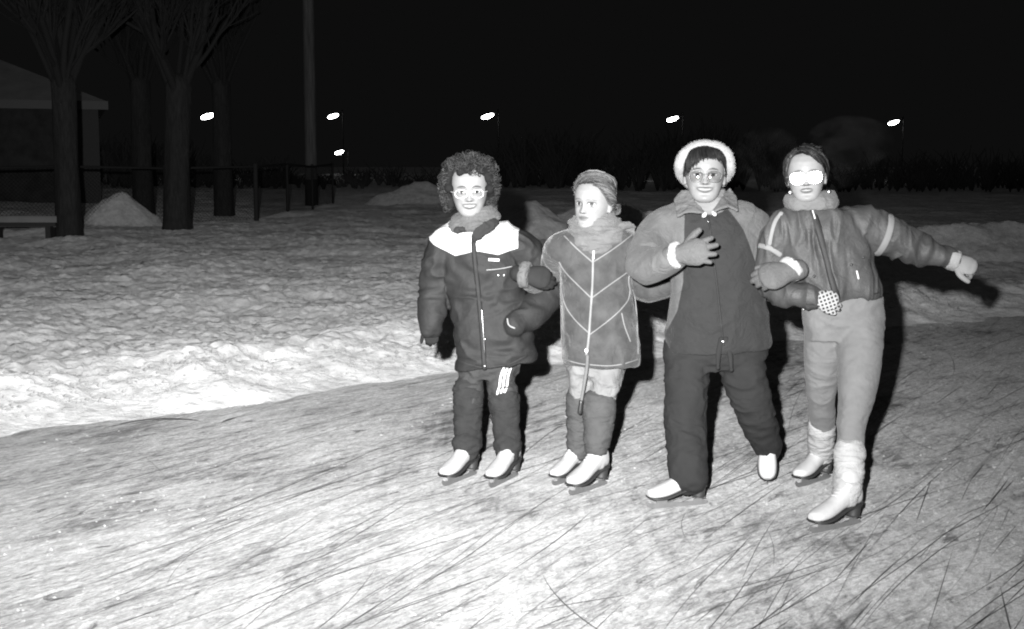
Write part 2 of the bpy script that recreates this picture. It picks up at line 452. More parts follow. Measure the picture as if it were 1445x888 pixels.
def build_ice():
    mb = MB(); pts = [(-30, -30), (70, -30), (70, 40), (-30, 40)]
    # clipped to the rink so that the ice lies only where snow does not
    gx = np.linspace(-16, 40, 169); gy = np.linspace(-16, 26, 127)
    X, Y = np.meshgrid(gx, gy, indexing='ij'); V = np.stack([X.ravel(), Y.ravel(), np.zeros(X.size)], 1)
    d = edge_dist(V[:, 0], V[:, 1]).reshape(X.shape); F = []
    for i in range(len(gx) - 1):
        for j in range(len(gy) - 1):
            if d[i:i + 2, j:j + 2].min() < .8:
                k = len(gy); F.append((i * k + j, (i + 1) * k + j, (i + 1) * k + j + 1, i * k + j + 1))
    used = sorted({v for f in F for v in f}); mp = {v: i for i, v in enumerate(used)}
    mb.add(V[used], [tuple(mp[v] for v in f) for f in F])
    m, t, b = new_mat('scored_ice'); c = coord(t)
    r1 = t.mapping(c, (0, 0, -DIRA)); r2 = t.mapping(c, (0, 0, -DIRA + .38)); r3 = t.mapping(c, (0, 0, -DIRA - .55))
    s1 = t.noise(t.mapping(r1, sc=(1.1, 6, 1)), 1.0, 8, .68, 1.0)
    s2 = t.noise(t.mapping(r2, sc=(2.2, 20, 1)), 1.0, 8, .72, .9)
    s3 = t.noise(t.mapping(r3, sc=(.7, 15, 1)), 1.0, 6, .62, .6)
    cl = t.noise(c, .75, 6, .62, .3)
    fl = t.noise(t.mapping(r1, sc=(6, 17, 1)), 1.0, 9, .78, .7)
    v = t.math('ADD', t.math('MULTIPLY', s1, .17), t.math('MULTIPLY', s2, .24))
    v = t.math('ADD', v, t.math('MULTIPLY', s3, .14)); v = t.math('ADD', v, t.math('MULTIPLY', cl, .34)); v = t.math('ADD', v, t.math('MULTIPLY', fl, .33))
    base = t.ramp(v, [(.45, .045), (.52, .18), (.58, .40), (.67, .58)])
    # hairline cuts: contour lines of stretched noise
    def cuts(rm, sx, sy, wdt, dist):
        q = t.noise(t.mapping(rm, sc=(sx, sy, 1), loc=(3.1, 7.7, 0)), 1.0, 2, .5, dist)
        return t.mapr(t.math('ABSOLUTE', t.math('SUBTRACT', q, .5)), 0.0, wdt)
    k1 = cuts(r1, .22, 4.5, .012, .3); k2 = cuts(r2, .3, 5.5, .010, .5); k3 = cuts(r3, .35, 4.0, .008, .8)
    gate = t.mapr(t.noise(c, 1.6, 3), .42, .58)
    kk = t.math('MULTIPLY', k1, t.mix(gate, 1.0, k2)); 
    bw = t.n('ShaderNodeRGBToBW'); t.l(base, bw.inputs[0])
    gr = t.noise(t.mapping(r1, sc=(26, 48, 1)), 1.0, 7, .8, .8); gk = t.mapr(gr, .33, .66, .52, 1.36, 'LINEAR')
    bw_ = t.math('MULTIPLY', bw.outputs[0], gk)
    # smudges of bare ice, and snow dusted out from the bank
    sp = t.mapr(t.noise(t.mapping(r1, sc=(3.2, 8, 1), loc=(2, 9, 0)), 1.0, 6, .72, .6), .60, .69)
    bw_ = t.math('MULTIPLY', bw_, t.math('SUBTRACT', 1.0, t.math('MULTIPLY', sp, .62)))
    ed = t.n('ShaderNodeAttribute', attribute_name='rim').outputs['Fac']
    du = t.mapr(t.math('ADD', ed, t.math('MULTIPLY', t.math('SUBTRACT', t.noise(t.mapping(r1, sc=(1.6, 4, 1)), 1.0, 8, .7, .5), .5), 2.6)), -.75, .15)
    bw_ = t.mix(t.math('MULTIPLY', du, .85), bw_, .52)
    col = t.math('MULTIPLY', bw_, t.mapr(kk, 0, 1, .70, 1.0, 'LINEAR'))
    rgb = t.n('ShaderNodeCombineColor'); [t.l(col, rgb.inputs[i]) for i in range(3)]
    t.l(rgb.outputs[0], b.inputs['Base Color'])
    b.inputs['Roughness'].default_value = .55; b.inputs['Specular IOR Level'].default_value = .25; b.inputs['Diffuse Roughness'].default_value = 1.0
    h = t.math('ADD', t.math('ADD', t.math('MULTIPLY', s2, .010), t.math('MULTIPLY', gr, .012)), t.math('MULTIPLY', fl, .022))
    h = t.math('ADD', h, t.math('MULTIPLY', t.noise(c, 60, 5, .65), .012)); h = t.math('ADD', h, t.math('MULTIPLY', kk, .003)); h = t.math('ADD', h, t.math('MULTIPLY', s1, .03))
    bp = t.n('ShaderNodeBump'); bp.inputs['Strength'].default_value = .8; bp.inputs['Distance'].default_value = 1.0
    t.l(h, bp.inputs['Height']); t.l(bp.outputs[0], b.inputs['Normal'])
    o = mk('ice', mb, m, smooth=False); set_attr(o.data, 'rim', edge_dist(vco(o.data)[:, 0], vco(o.data)[:, 1])); tag(o, kind='structure')
    # long cuts that read one by one
    mb = MB(); rr = random.Random(5)
    mk_list = []
    for i in range(560):
        yy = 3.6 + 7.5 * rr.random() ** 1.3; xx = (rr.random() * 2 - 1) * (yy * .45) + .2
        a = DIRA - .10 * xx / yy * 2 + rr.gauss(0, .13); ln = .3 + 1.9 * rr.random() ** 1.6; cv = rr.gauss(0, .08); w = .0012 + .0028 * rr.random() ** 2
        if rr.random() < .06: a = DIRA + rr.gauss(0, .7); cv = rr.gauss(0, .7); ln = .5 + .5 * rr.random()
        mk_list.append((xx, yy, a, ln, cv, w))
    g = G(268, 603); mk_list += [(g[0] + .02, g[1] + .16, math.radians(205), .62, 3.6, .016), (g[0] + .05, g[1] + .13, math.radians(200), .55, 3.9, .009), (G(312, 598)[0], G(312, 598)[1], math.radians(70), .22, -2., .014)]
    for (xx, yy, a, ln, cv, w) in mk_list:
        k = 14; P = []; x, y = xx, yy; aa = a - cv * ln / 2; st = ln / k
        for j in range(k + 1): P.append((x, y)); x += math.cos(aa) * st; y += math.sin(aa) * st; aa += cv * st
        P = np.array(P)
        if w < .008 and edge_dist(P[:, 0], P[:, 1]).max() > -.25: continue
        T = np.gradient(P, axis=0); T /= np.linalg.norm(T, axis=1)[:, None]; Nn = np.stack([-T[:, 1], T[:, 0]], 1)
        tw = np.sin(np.linspace(.05, math.pi - .05, k + 1)) * w
        L_ = np.concatenate([P + Nn * tw[:, None], np.full((k + 1, 1), .004)], 1); R_ = np.concatenate([P - Nn * tw[:, None], np.full((k + 1, 1), .004)], 1)
        mb.add(np.concatenate([L_, R_], 0), [(j, j + 1, j + k + 2, j + k + 1) for j in range(k)])
    m2 = plain('clear_ice_cut', .17, .45, 0, .3, .35, 8)
    o = mk('skate_marks', mb, m2, smooth=False); tag(o, 'thin dark cuts scored into the white ice by skate blades', 'skate marks', kind='stuff')
build_ice()

# ------------------------------------------------------------------ people: heads
HZ = np.array([0, .03, .08, .15, .22, .33, .45, .55, .65, .75, .85, .93, .98, 1.0])
HF = np.array([.34, .385, .405, .395, .39, .385, .375, .395, .405, .385, .31, .20, .07, -.05])
HB = np.array([.20, .10, -.02, -.12, -.20, -.33, -.42, -.46, -.48, -.47, -.42, -.32, -.20, -.09])
HW = np.array([.08, .155, .205, .25, .275, .312, .338, .345, .348, .338, .295, .22, .13, .03])
def g2(x, z, cx, cz, sx, sz): return np.exp(-((x - cx) / sx) ** 2 - ((z - cz) / sz) ** 2)
ZE = .485
def head_local(smile=0., jaw=1.0):
    """head in head-heights: x to the viewer's right, y = -forward, z up, chin at 0"""
    zz = np.concatenate([np.linspace(0, .9, 100), np.linspace(.908, 1.0, 18)]); n = 128
    th = np.linspace(0, 2 * math.pi, n, endpoint=False)
    f = np.interp(zz, HZ, HF); b = np.interp(zz, HZ, HB); w = np.interp(zz, HZ, HW)
    for _ in range(3):
        for a in (f, b, w): a[1:-1] = .25 * a[:-2] + .5 * a[1:-1] + .25 * a[2:]
    w = w * np.where(zz < .3, 1 + (jaw - 1) * (1 - zz / .3), 1)
    c, s = np.cos(th), np.sin(th); e = 2.25
    cx = np.sign(c) * np.abs(c) ** (2 / e); sx = np.sign(s) * np.abs(s) ** (2 / e)
    X = w[:, None] * sx[None]; U = (f + b)[:, None] / 2 + (f - b)[:, None] / 2 * cx[None]
    Z = np.repeat(zz[:, None], n, 1); fr = sst(.1, .6, cx)[None] * np.ones_like(X)
    ax = np.abs(X)
    d = 0
    t = np.clip((.54 - Z) / (.54 - .335), 0, 1)
    nose = np.exp(-(X / (.028 + .032 * t)) ** 2) * (.012 + .088 * t ** 1.2) * sst(.295, .335, Z) * sst(.60, .52, Z)
    d = d + nose + .026 * g2(ax, Z, .052, .345, .026, .026)
    d = d - .050 * g2(ax, Z, .14, ZE + .005, .075, .05) + .024 * g2(ax, Z, .138, ZE, .05, .026)
    d = d + .016 * g2(ax, Z, .13, .572, .11, .03) + .014 * g2(X, Z, 0, .60, .1, .1)
    d = d + (.018 + .016 * smile) * g2(ax, Z, .19, .365, .075, .06)
    mw = .105 + .025 * smile; lift = .022 * smile * (X / mw) ** 2
    d = d + .024 * g2(X, Z - lift, 0, .245, mw, .022) + .024 * g2(X, Z - lift, 0, .195, mw * .85, .022) - .020 * g2(X, Z - lift, 0, .222, mw * 1.1, .010)
    d = d - .012 * g2(X, Z, 0, .145, .08, .022) + .024 * g2(X, Z, 0, .065, .085, .045)
    d = d - .010 * g2(ax, Z, .15 + .02 * smile, .27, .03, .06) * (.5 + smile)
    U = U + d * fr
    R = np.stack([X, -U, Z], -1)
    return rings_mesh(R)
def ears():
    mb = MB()
    for s in (-1, 1):
        R = np.array(Matrix.Rotation(s * math.radians(-24), 3, 'Z') @ Matrix.Rotation(math.radians(8), 3, 'X'))
        mb.add(*ellipsoid((s * .352, .03, .43), (.026, .06, .10), R=R)); mb.add(*ellipsoid((s * .345, .02, .35), (.024, .035, .04), R=R))
    return mb
def tone_local(P, skin=.40, smile=0., lip=.20, brow=.06, iris=.02, gape=0., squint=1.0, browdy=0.):
    """face tones: lips, teeth, brows, eyes, with nostril shade painted in"""
    x, u, z = P[:, 0], -P[:, 1], P[:, 2]; ax = np.abs(x); front = (u > .12)
    t = np.full(len(P), skin)
    def put(mask, v, soft=None):
        nonlocal t; k = np.clip(mask, 0, 1) * front; t = t * (1 - k) + v * k
    put(.35 * g2(ax, z, .2, .36, .08, .07), skin * .82)
    mw = .108 + .03 * smile; l = z - .022 * smile * (x / mw) ** 2
    lipm = sst(1.15, .9, np.sqrt((x / mw) ** 2 + ((l - .221) / (.042 + .012 * gape)) ** 2)); put(lipm, lip)
    if gape > 0: put(sst(1.2, .85, np.sqrt((x / (mw * .84)) ** 2 + ((l - .224) / (.02 * gape)) ** 2)), .33)
    else: put(sst(1.3, .6, np.sqrt((x / (mw * .95)) ** 2 + ((l - .222) / .009) ** 2)), .07)
    put(.85 * sst(1.2, .7, np.sqrt(((ax - .03) / .018) ** 2 + ((z - .322) / .013) ** 2)), .05)  # dark of the nostrils painted as shade into the skin tone
    bz = .568 + browdy + .02 * np.clip(1 - ((ax - .13) / .09) ** 2, -1, 1)
    put(sst(1.2, .7, np.sqrt(((ax - .14) / .095) ** 2 + ((z - bz) / .015) ** 2)), brow)
    ew, eh = .072, .036 * squint
    r = np.sqrt(((ax - .138) / ew) ** 2 + ((z - ZE) / eh) ** 2)
    put(sst(1.42, 1.1, r), .10)
    put(sst(1.08, .86, r), .36)
    ir = np.hypot(ax - .138, z - ZE - .003)
    put(sst(.041, .031, ir) * sst(1.12, .98, r), iris); 
    put(sst(1.2, .8, np.sqrt(((ax - .14) / (ew * 1.08)) ** 2 + ((z - ZE - eh * .95) / .009) ** 2)), .05)
    return t

class Head:
    """a posed head: local head-height units -> world"""
    def __init__(s, chin, H, yaw=0, pitch=0, roll=0, smile=0., jaw=1.0):
        s.H = H; s.smile = smile
        R = Matrix.Rotation(math.radians(roll), 3, 'Y') @ Matrix.Rotation(math.radians(yaw), 3, 'Z') @ Matrix.Rotation(math.radians(pitch), 3, 'X')
        s.R = np.array(R) * H
        s.o = np.asarray(chin) - s.R @ np.array([0, -.385, .0])
        s.V, s.F = head_local(smile, jaw); s.bvh = BVHTree.FromPolygons([Vector(v) for v in s.V], s.F)
    def w(s, P): return np.asarray(P, float) @ s.R.T + s.o
    def loc(s, P): return (np.asarray(P) - s.o) @ np.linalg.inv(s.R).T
    C = np.array([0, .02, .52])
    def scalp(s, az, el, lift=0.):
        """point on the skull in local units; az from the face toward the viewer's right, el up (degrees)"""
        a, e = math.radians(az), math.radians(el)
        d = np.array([math.sin(a) * math.cos(e), -math.cos(a) * math.cos(e), math.sin(e)])
        hit = s.bvh.ray_cast(Vector(s.C + d * 2), Vector(-d))
        r = np.linalg.norm(np.array(hit[0]) - s.C) if hit[0] is not None else .4
        return s.C + d * (r + lift)

def strands(paths, r0, r1=None, n=4):
    """many thin tapered hairs / fibres as one mesh"""
    mb = MB(); r1 = r0 * .35 if r1 is None else r1
    for P in paths:
        P = np.asarray(P, float); k = len(P)
        T, A, B = frames(P, np.array([.2, .9, .3])); th = np.linspace(0, 2 * math.pi, n, endpoint=False)
        rr = np.interp(np.linspace(0, 1, k), [0, .25, 1], [r0 * .8, r0, r1])
        R = P[:, None] + (A[:, None] * np.cos(th)[None, :, None] + B[:, None] * np.sin(th)[None, :, None]) * rr[:, None, None]
        mb.add(*rings_mesh(R))
    return mb

def hair_obj(name, cap, paths, r0, r1, mat, parent, base, seed=0, spread=.55, capv=.55):
    """cap plus strands; every strand has a tone of its own, alike within a lock"""
    st = strands(paths, r0, r1, 4); nc = cap.n; V = [np.full(nc, capv)]
    rt = np.array([p[len(p) // 2] for p in paths]); lock = fbm(rt * 55, 2, seed); one = np.random.default_rng(seed).normal(0, 1, len(paths))
    for p, a, b in zip(paths, lock, one): V.append(np.full(4 * len(p) + 2, math.exp(spread * (1.5 * a + .55 * b))))
    cap.join(st); o = mk(name, cap, mat, parent, base); set_attr(o.data, 'hv', np.concatenate(V)); return o
def hair_mat(name, g, rough, spec):
    m, t, b = new_mat(name); a = t.n('ShaderNodeAttribute', attribute_name='hv'); col = t.math('MULTIPLY', a.outputs['Fac'], g)
    rgb = t.n('ShaderNodeCombineColor'); [t.l(col, rgb.inputs[i]) for i in range(3)]; t.l(rgb.outputs[0], b.inputs['Base Color'])
    b.inputs['Roughness'].default_value = rough; b.inputs['Specular IOR Level'].default_value = spec
    return m

def hair_cap(h, line, lift=.035, na=72, ne=22):
    """hair lying over the skull from the hairline up, closed against the scalp"""
    az = np.linspace(-180, 180, na, endpoint=False); rings = []
    for j in range(ne):
        q = j / (ne - 1); ring = []
        for a in az:
            e0 = np.interp(a, [p[0] for p in line], [p[1] for p in line])
            e = e0 + (88 - e0) * q
            ring.append(h.scalp(a, e, lift * min(1, .1 + q * 6) * (1 + .12 * math.sin(a * .35 + j))))
        rings.append(ring)
    V, F = rings_mesh(np.array(rings), cap=True)
    return V, F

# ------------------------------------------------------------------ people: hands, skates
def hand(wrist, direc, back, thumb=1, s=1.0, curl=(.25, .3, .35, .4), spread=.12, fat=1.15, mid=1.0, tcurl=.5, tout=.75, cuff=.05, lens=(1, 1, 1, 1)):
    """gloved hand: palm, four unequal bent fingers and a thumb leaving the side of the palm"""
    d = nrm(direc); nb = nrm(np.asarray(back) - d * np.dot(back, d)); sd = np.cross(d, nb) * thumb   # sd points to the thumb side
    w = np.asarray(wrist, float); mb = MB()
    mb.add(*tube([w - d * cuff * s, w, w + d * .035 * s, w + d * .075 * s, w + d * .092 * s],
                 [(.031 * s * fat, .026 * s * fat), (.030 * s * fat, .023 * s * fat), (.038 * s * fat, .021 * s * fat), (.043 * s * fat, .018 * s * fat), (.041 * s * fat, .014 * s * fat)], ref=nb, n=20))
    for i, (off, ln, r) in enumerate(((.030, .072, .0098), (.0105, .081, .0102), (-.010, .076, .0098), (-.030, .060, .0088))):
        p = w + d * (.086 - .006 * abs(i - 1)) * s + sd * off * s * 1.08
        a = spread * (1.5 - i) / 1.5; dd = nrm(d * math.cos(a) + sd * math.sin(a)); nn = nb
        P = [p - dd * .02 * s, p]; ang = 0; ln *= lens[i]
        for f, cm in ((.45, 1.0), (.32, 1.25 * mid), (.23, .9 * mid)):
            ang += curl[i] * cm
            p = p + (dd * math.cos(ang) - nn * math.sin(ang)) * ln * f * s; P.append(p)
        rr = r * fat * s
        mb.add(*tube(P, [rr, rr * 1.05, rr, rr * .95, rr * .82], n=12, sub=4, ref=sd))
    p = w + d * .028 * s + sd * .030 * s; a = tout
    t1 = nrm(d * math.cos(a) + sd * math.sin(a) - nb * .35); P = [p - t1 * .012 * s, p]
    p = p + t1 * .040 * s; P.append(p); t2 = nrm(t1 + (d * .9 - sd * .5) * tcurl); p = p + t2 * .032 * s; P.append(p); p = p + nrm(t2 + d * .2 - sd * .2 * tcurl) * .024 * s; P.append(p)
    rr = .0125 * fat * s
    mb.add(*tube(P, [rr * 1.25, rr * 1.2, rr, rr * .95, rr * .8], n=12, sub=4, ref=nb))
    return mb

def skate_shapes(tall=.29):
    boot = MB()
    rows = [(-.078, .012, .10, .145), (-.068, .026, .086, .17), (-.04, .033, .083, .20), (0, .0345, .081, .185), (.04, .035, .072, .150), (.08, .0385, .060, .122),
            (.115, .0415, .052, .108), (.15, .040, .049, .096), (.175, .032, .050, .088), (.190, .016, .054, .082)]
    rows = catmull(rows, 4); n = 32; th = np.linspace(0, 2 * math.pi, n, endpoint=False); R = []
    for x, hw, zb, zt in rows:
        c, s = np.cos(th), np.sin(th)
        yy = np.sign(c) * np.abs(c) ** .85 * hw * np.where(s > 0, 1 - .12 * s, 1); z = (zb + zt) / 2 + np.where(s < 0, np.sign(s) * np.abs(s) ** .6, s) * (zt - zb) / 2
        R.append(np.stack([np.full(n, x), yy, z], 1))
    boot.add(*rings_mesh(np.array(R)))
    boot.add(*tube([(-.012, 0, .11), (-.016, 0, .11 + (tall - .11) * .4), (-.018, 0, .11 + (tall - .11) * .6), (-.022, 0, .11 + (tall - .11) * .85), (-.024, 0, tall)], [(.046, .034), (.045, .034), (.043, .034), (.045, .036), (.047, .038)], ref=(1, 0, 0) if False else (0, 1, 0), n=28))
    out = [(r[0], r[1] * 1.10 + .001, r[2]) for r in rows]
    sole = MB(); k = len(out); V = []
    for x, hw, zb in out:
        V += [(x, hw, zb + .004), (x, -hw, zb + .004), (x, -hw, zb - .003), (x, hw, zb - .003)]
    F = []
    for i in range(k - 1):
        for j in range(4): F.append((i * 4 + j, i * 4 + (j + 1) % 4, (i + 1) * 4 + (j + 1) % 4, (i + 1) * 4 + j))
    F += [(3, 2, 1, 0), tuple((k - 1) * 4 + j for j in range(4))]
    sole.add(V, F)
    heel = MB(); heel.add(*tube([(-.046, 0, .082), (-.046, 0, .06), (-.043, 0, .036)], [(.029, .032), (.027, .029), (.026, .027)], ref=(0, 1, 0), n=24, cap='flat'))
    blade = MB()
    edge = [(-.088, .004), (-.075, .001), (-.03, 0), (.06, 0), (.13, .0005), (.172, .004), (.190, .012), (.199, .026), (.192, .034), (.175, .024), (.15, .022),
            (.148, .052), (.095, .058), (.10, .024), (.02, .018), (-.022, .020), (-.026, .038), (-.06, .038), (-.064, .020), (-.088, .014)]
    blade.add(*prism_y(edge, -.0016, .0016))
    blade.add(*box((.122, 0, .050), (.075, .046, .004), np.array(Matrix.Rotation(math.radians(9), 3, 'Y')))); blade.add(*box((-.044, 0, .0345), (.046, .040, .004)))
    return boot, sole, heel, blade
def build_skate(parent, base, heel_pt, toe_dir, s=1.0, M4=None, tall=.29, laces=True, label=None):
    d = nrm([toe_dir[0], toe_dir[1], 0])
    if M4 is None:
        sd = np.cross([0, 0, 1.], d)
        M4 = np.eye(4); M4[:3, 0] = d * s; M4[:3, 1] = sd * s; M4[:3, 2] = [0, 0, s]
        M4[:3, 3] = np.asarray(heel_pt) + d * .06 * s
    boot, sole, heel, blade = skate_shapes(tall)
    me = remesh(boot, .0042, 3)
    bv = bvh_of(me); set_co(me, vco(me) @ M4[:3, :3].T + M4[:3, 3])
    b = link('skate', me, M['skate'], parent, base)
    if label: b['label'] = label
    mk('sole', sole.xf(M4), M['sole'], b, base, smooth=False)
    mk('heel', heel.xf(M4), M['sole'], b, base)
    mk('blade', blade.xf(M4), M['blade'], b, base, smooth=False)
    if laces:
        lm = MB()
        for i in range(7):
            q = i / 6; x0, z0 = .095 - .085 * min(1, q * 1.35), .18 + .12 * max(0, q - .45) / .55
            P = []
            for y in np.linspace(-.017, .017, 7):
                org = Vector((x0 + .12 * .55, y, z0 + .12)) if q < .6 else Vector((.2, y, .20 + .075 * (q - .6) / .4))
                dr = Vector((-.5, 0, -.85)) if q < .6 else Vector((-1, 0, 0))
                hit = bv.ray_cast(org, dr)
                if hit[0] is not None: P.append(np.array(hit[0]) + np.array(hit[1]) * .001)
            if len(P) > 3: lm.add(*tube(P, [.0019] * len(P), n=6, sub=1))
        if lm.n: each('lace', lm.xf(M4), M['lace'], b, base)
    return b

def on_front(bv, pts, Y0=4.0, off=.001):
    """drop x-z points onto the front of a garment"""
    out = []
    for x, z in pts:
        h = bv.ray_cast(Vector((x, Y0, z)), Vector((0, 1, 0)))
        if h[0] is not None: out.append(np.array(h[0]) + np.array([0, -off, 0]))
    return out
def dense(P, step):
    P = np.asarray(P, float); out = [P[0]]
    for a, b in zip(P[:-1], P[1:]):
        k = max(1, int(np.linalg.norm(b - a) / step))
        for i in range(1, k + 1): out.append(a + (b - a) * i / k)
    return np.array(out)
def seam(bv, px_pts, Y, r, curve=True, off=.001, flat=1.0):
    """a raised line (piping, zip, stripe) lying on the garment"""
    P = np.array([W(x, y, Y) for x, y in px_pts])[:, [0, 2]]
    if curve and len(P) > 2: P = catmull(P, 6)
    Q = on_front(bv, dense(P, .012), off=off)
    if len(Q) < 3: return None
    Q = np.array(Q)
    for _ in range(2): Q[1:-1] = .25 * Q[:-2] + .5 * Q[1:-1] + .25 * Q[2:]
    return tube(Q, [(r, r * flat)] * len(Q), n=8, sub=1, ref=(0, 1, 0))
def sd_poly(x, z, poly):
    """signed distance, positive inside"""
    poly = np.asarray(poly); d = np.full(len(x), 1e9); ins = np.zeros(len(x), bool); k = len(poly)
    for i in range(k):
        a, b = poly[i], poly[(i + 1) % k]; ab = b - a
        t = np.clip(((x - a[0]) * ab[0] + (z - a[1]) * ab[1]) / (ab @ ab + 1e-12), 0, 1)
        d = np.minimum(d, np.hypot(x - a[0] - t * ab[0], z - a[1] - t * ab[1]))
        c = ((a[1] > z) != (b[1] > z)) & (x < (b[0] - a[0]) * (z - a[1]) / (b[1] - a[1] + 1e-12) + a[0]); ins ^= c
    return np.where(ins, d, -d)
def pxpoly(pts, Y): return np.array([W(x, y, Y) for x, y in pts])[:, [0, 2]]
def S(xl, yl, xr, yr, Y, f, b): return (W(xl, yl, Y), W(xr, yr, Y), f, b)
def folds(seed, amp, freq=40., tw=2.0):
    """soft ring folds along a sleeve or leg"""
    r = random.Random(seed); ph = [r.random() * 6.28 for _ in range(6)]
    def f(L, th):
        a = np.sin(L * freq + ph[0] + .9 * np.sin(th + ph[1]) + 1.3 * np.sin(L * freq * .37 + ph[4]))
        b = np.sin(L * freq * 1.73 + ph[2] + 1.4 * np.sin(th * 1 + ph[3] + L * 5))
        return amp * (.6 * a + .4 * b) * (.65 + .35 * np.sin(th + ph[5]))
    return f

def body_mesh(h, torso, arms, legs, tone_kw, voxel=.0032):
    """skin: head, ears, neck, trunk, arms and legs grown together as one surface"""
    mb = MB(); mb.add(h.w(h.V), h.F); e = ears(); mb.add(h.w(e.verts()), e.F)
    nb = h.w([[0, .06, .18]])[0]; nt = h.w([[0, .08, .45]])[0]
    mb.add(*tube([torso[0], nb * .55 + torso[0] * .45, nb, nt], [.075, .056, .054, .055], ref=(0, 1, 0)))
    mb.add(*tube(list(torso[:3]) + [torso[2] * .45 + torso[3] * .55], [(.10, .07), (.11, .08), (.10, .08), (.085, .07)], ref=(0, 1, 0)))
    for a in arms: mb.add(*tube([torso[0] * .8 + a[0] * .2] + list(a), [.035] + list(np.linspace(.036, .023, len(a))), n=14, ref=(0, 1, 0)))
    for l in legs: mb.add(*tube([(torso[2] * .5 + torso[3] * .5) * .6 + l[0] * .4] + list(l), [.045] + list(np.linspace(.045, .028, len(l))), n=14, ref=(0, 1, 0)))
    me = remesh(mb, voxel, 1, .35)
    P = h.loc(vco(me)); set_attr(me, 'tone', tone_local(P, **tone_kw))
    return me

def spectacles(h, parent, base, rim_mat, lens_mat, rx=.118, rz=.088, ex=2.6, rim=.010, zc=None, tiltn=None, temples=True, drop=0.):
    """two rims with bridge and side arms, and the lenses"""
    zc = ZE - .02 if zc is None else zc
    y0 = -.452; th = np.linspace(0, 2 * math.pi, 40, endpoint=False)
    fr, ln = MB(), []
    for s in (-1, 1):
        c, q = np.cos(th), np.sin(th)
        X = s * .150 + np.sign(c) * np.abs(c) ** (2 / ex) * rx; Z = zc + np.sign(q) * np.abs(q) ** (2 / ex) * rz * np.where(q < 0, 1, .92)
        Yl = y0 + .30 * (np.abs(X) ** 2)
        P = np.stack([X, Yl, Z], 1); Pw = h.w(P)
        fr.add(*rings_mesh_closed(Pw, rim * h.H))
        rings = [h.w(np.stack([s * .150 + (X - s * .150) * k, y0 + .30 * np.abs(s * .150 + (X - s * .150) * k) ** 2 - .010 * (1 - k * k), zc + (Z - zc) * k], 1)) for k in (.98, .75, .5, .25, .05)]
        V, F = rings_mesh(np.array(rings), cap=False)
        if tiltn is not None:
            # the lens sits square to one direction, as a flat lens does
            c0 = V.mean(0); nn = nrm(tiltn); V = V - ((V - c0) @ nn)[:, None] * nn[None] * .965
        ln.append((V, F))
        tp = h.w([[s * (.150 + rx), y0 + .30 * (.150 + rx) ** 2, zc + .02], [s * .36, -.20, zc + .03], [s * .368, .02, zc + .02], [s * .36, .10, zc - .06]])
        if temples: fr.add(*tube(tp, [rim * h.H * .8] * 4, n=8, sub=5))
    fr.add(*tube(h.w([[-.150 + rx, y0 + .005, zc + .02], [0, y0 - .012, zc + .045], [.150 - rx, y0 + .005, zc + .02]]), [rim * h.H] * 3, n=8, sub=5))
    g = mk('glasses', fr, rim_mat, parent, base)
    for V, F in ln: mk('lens', MB().add(V, F), lens_mat, g, base)
    return g
def rings_mesh_closed(P, r, n=8):
    P = np.asarray(P); k = len(P); T = np.roll(P, -1, 0) - np.roll(P, 1, 0); T /= np.linalg.norm(T, axis=1)[:, None]
    ce = P - P.mean(0); B = ce - T * (ce * T).sum(1)[:, None]; B /= np.linalg.norm(B, axis=1)[:, None]; A = np.cross(T, B)
    th = np.linspace(0, 2 * math.pi, n, endpoint=False)
    R = P[:, None] + (A[:, None] * np.cos(th)[None, :, None] + B[:, None] * np.sin(th)[None, :, None]) * r
    V = R.reshape(-1, 3); F = []
    for a in range(k):
        for b in range(n): F.append((a * n + b, a * n + (b + 1) % n, ((a + 1) % k) * n + (b + 1) % n, ((a + 1) % k) * n + b))
    return V, F
def ring_band(c, axis, ra, rb, width, ref=(0, 1, 0), thick=.004):
    """a cuff or band round a limb"""
    a = nrm(axis); c = np.asarray(c)
    P = [c - a * width / 2, c - a * width * .3, c + a * width * .3, c + a * width / 2]
    return tube(P, [(ra, rb), (ra + thick, rb + thick), (ra + thick, rb + thick), (ra, rb)], n=32, sub=3, ref=ref, cap='flat')

def to_flash(p):
    p = np.asarray(p); return nrm(nrm(CAM - p) + nrm(CAM + np.array([LAMP_L, 0, LAMP_U]) - p))
def add_person(name, base, me, label):
    o = link(name, me, M['skin'], None, base); tag(o, label, 'person', 'four skaters arm in arm on the rink'); return o
def trousers_mesh(seat, legs, voxel=.006, seed=0, amp=.006, fold_amp=.03):
    mb = MB()
    if seat: mb.add(*sections(seat, sub=3))
    for i, (pts, rad) in enumerate(legs): mb.add(*tube(pts, rad, n=32, sub=6, ref=(0, 1, 0), fold=folds(seed + i, fold_amp)))
    me = remesh(mb, voxel, 5); wrinkle(me, amp, 9, seed, (1, 1, 1.6)); return me

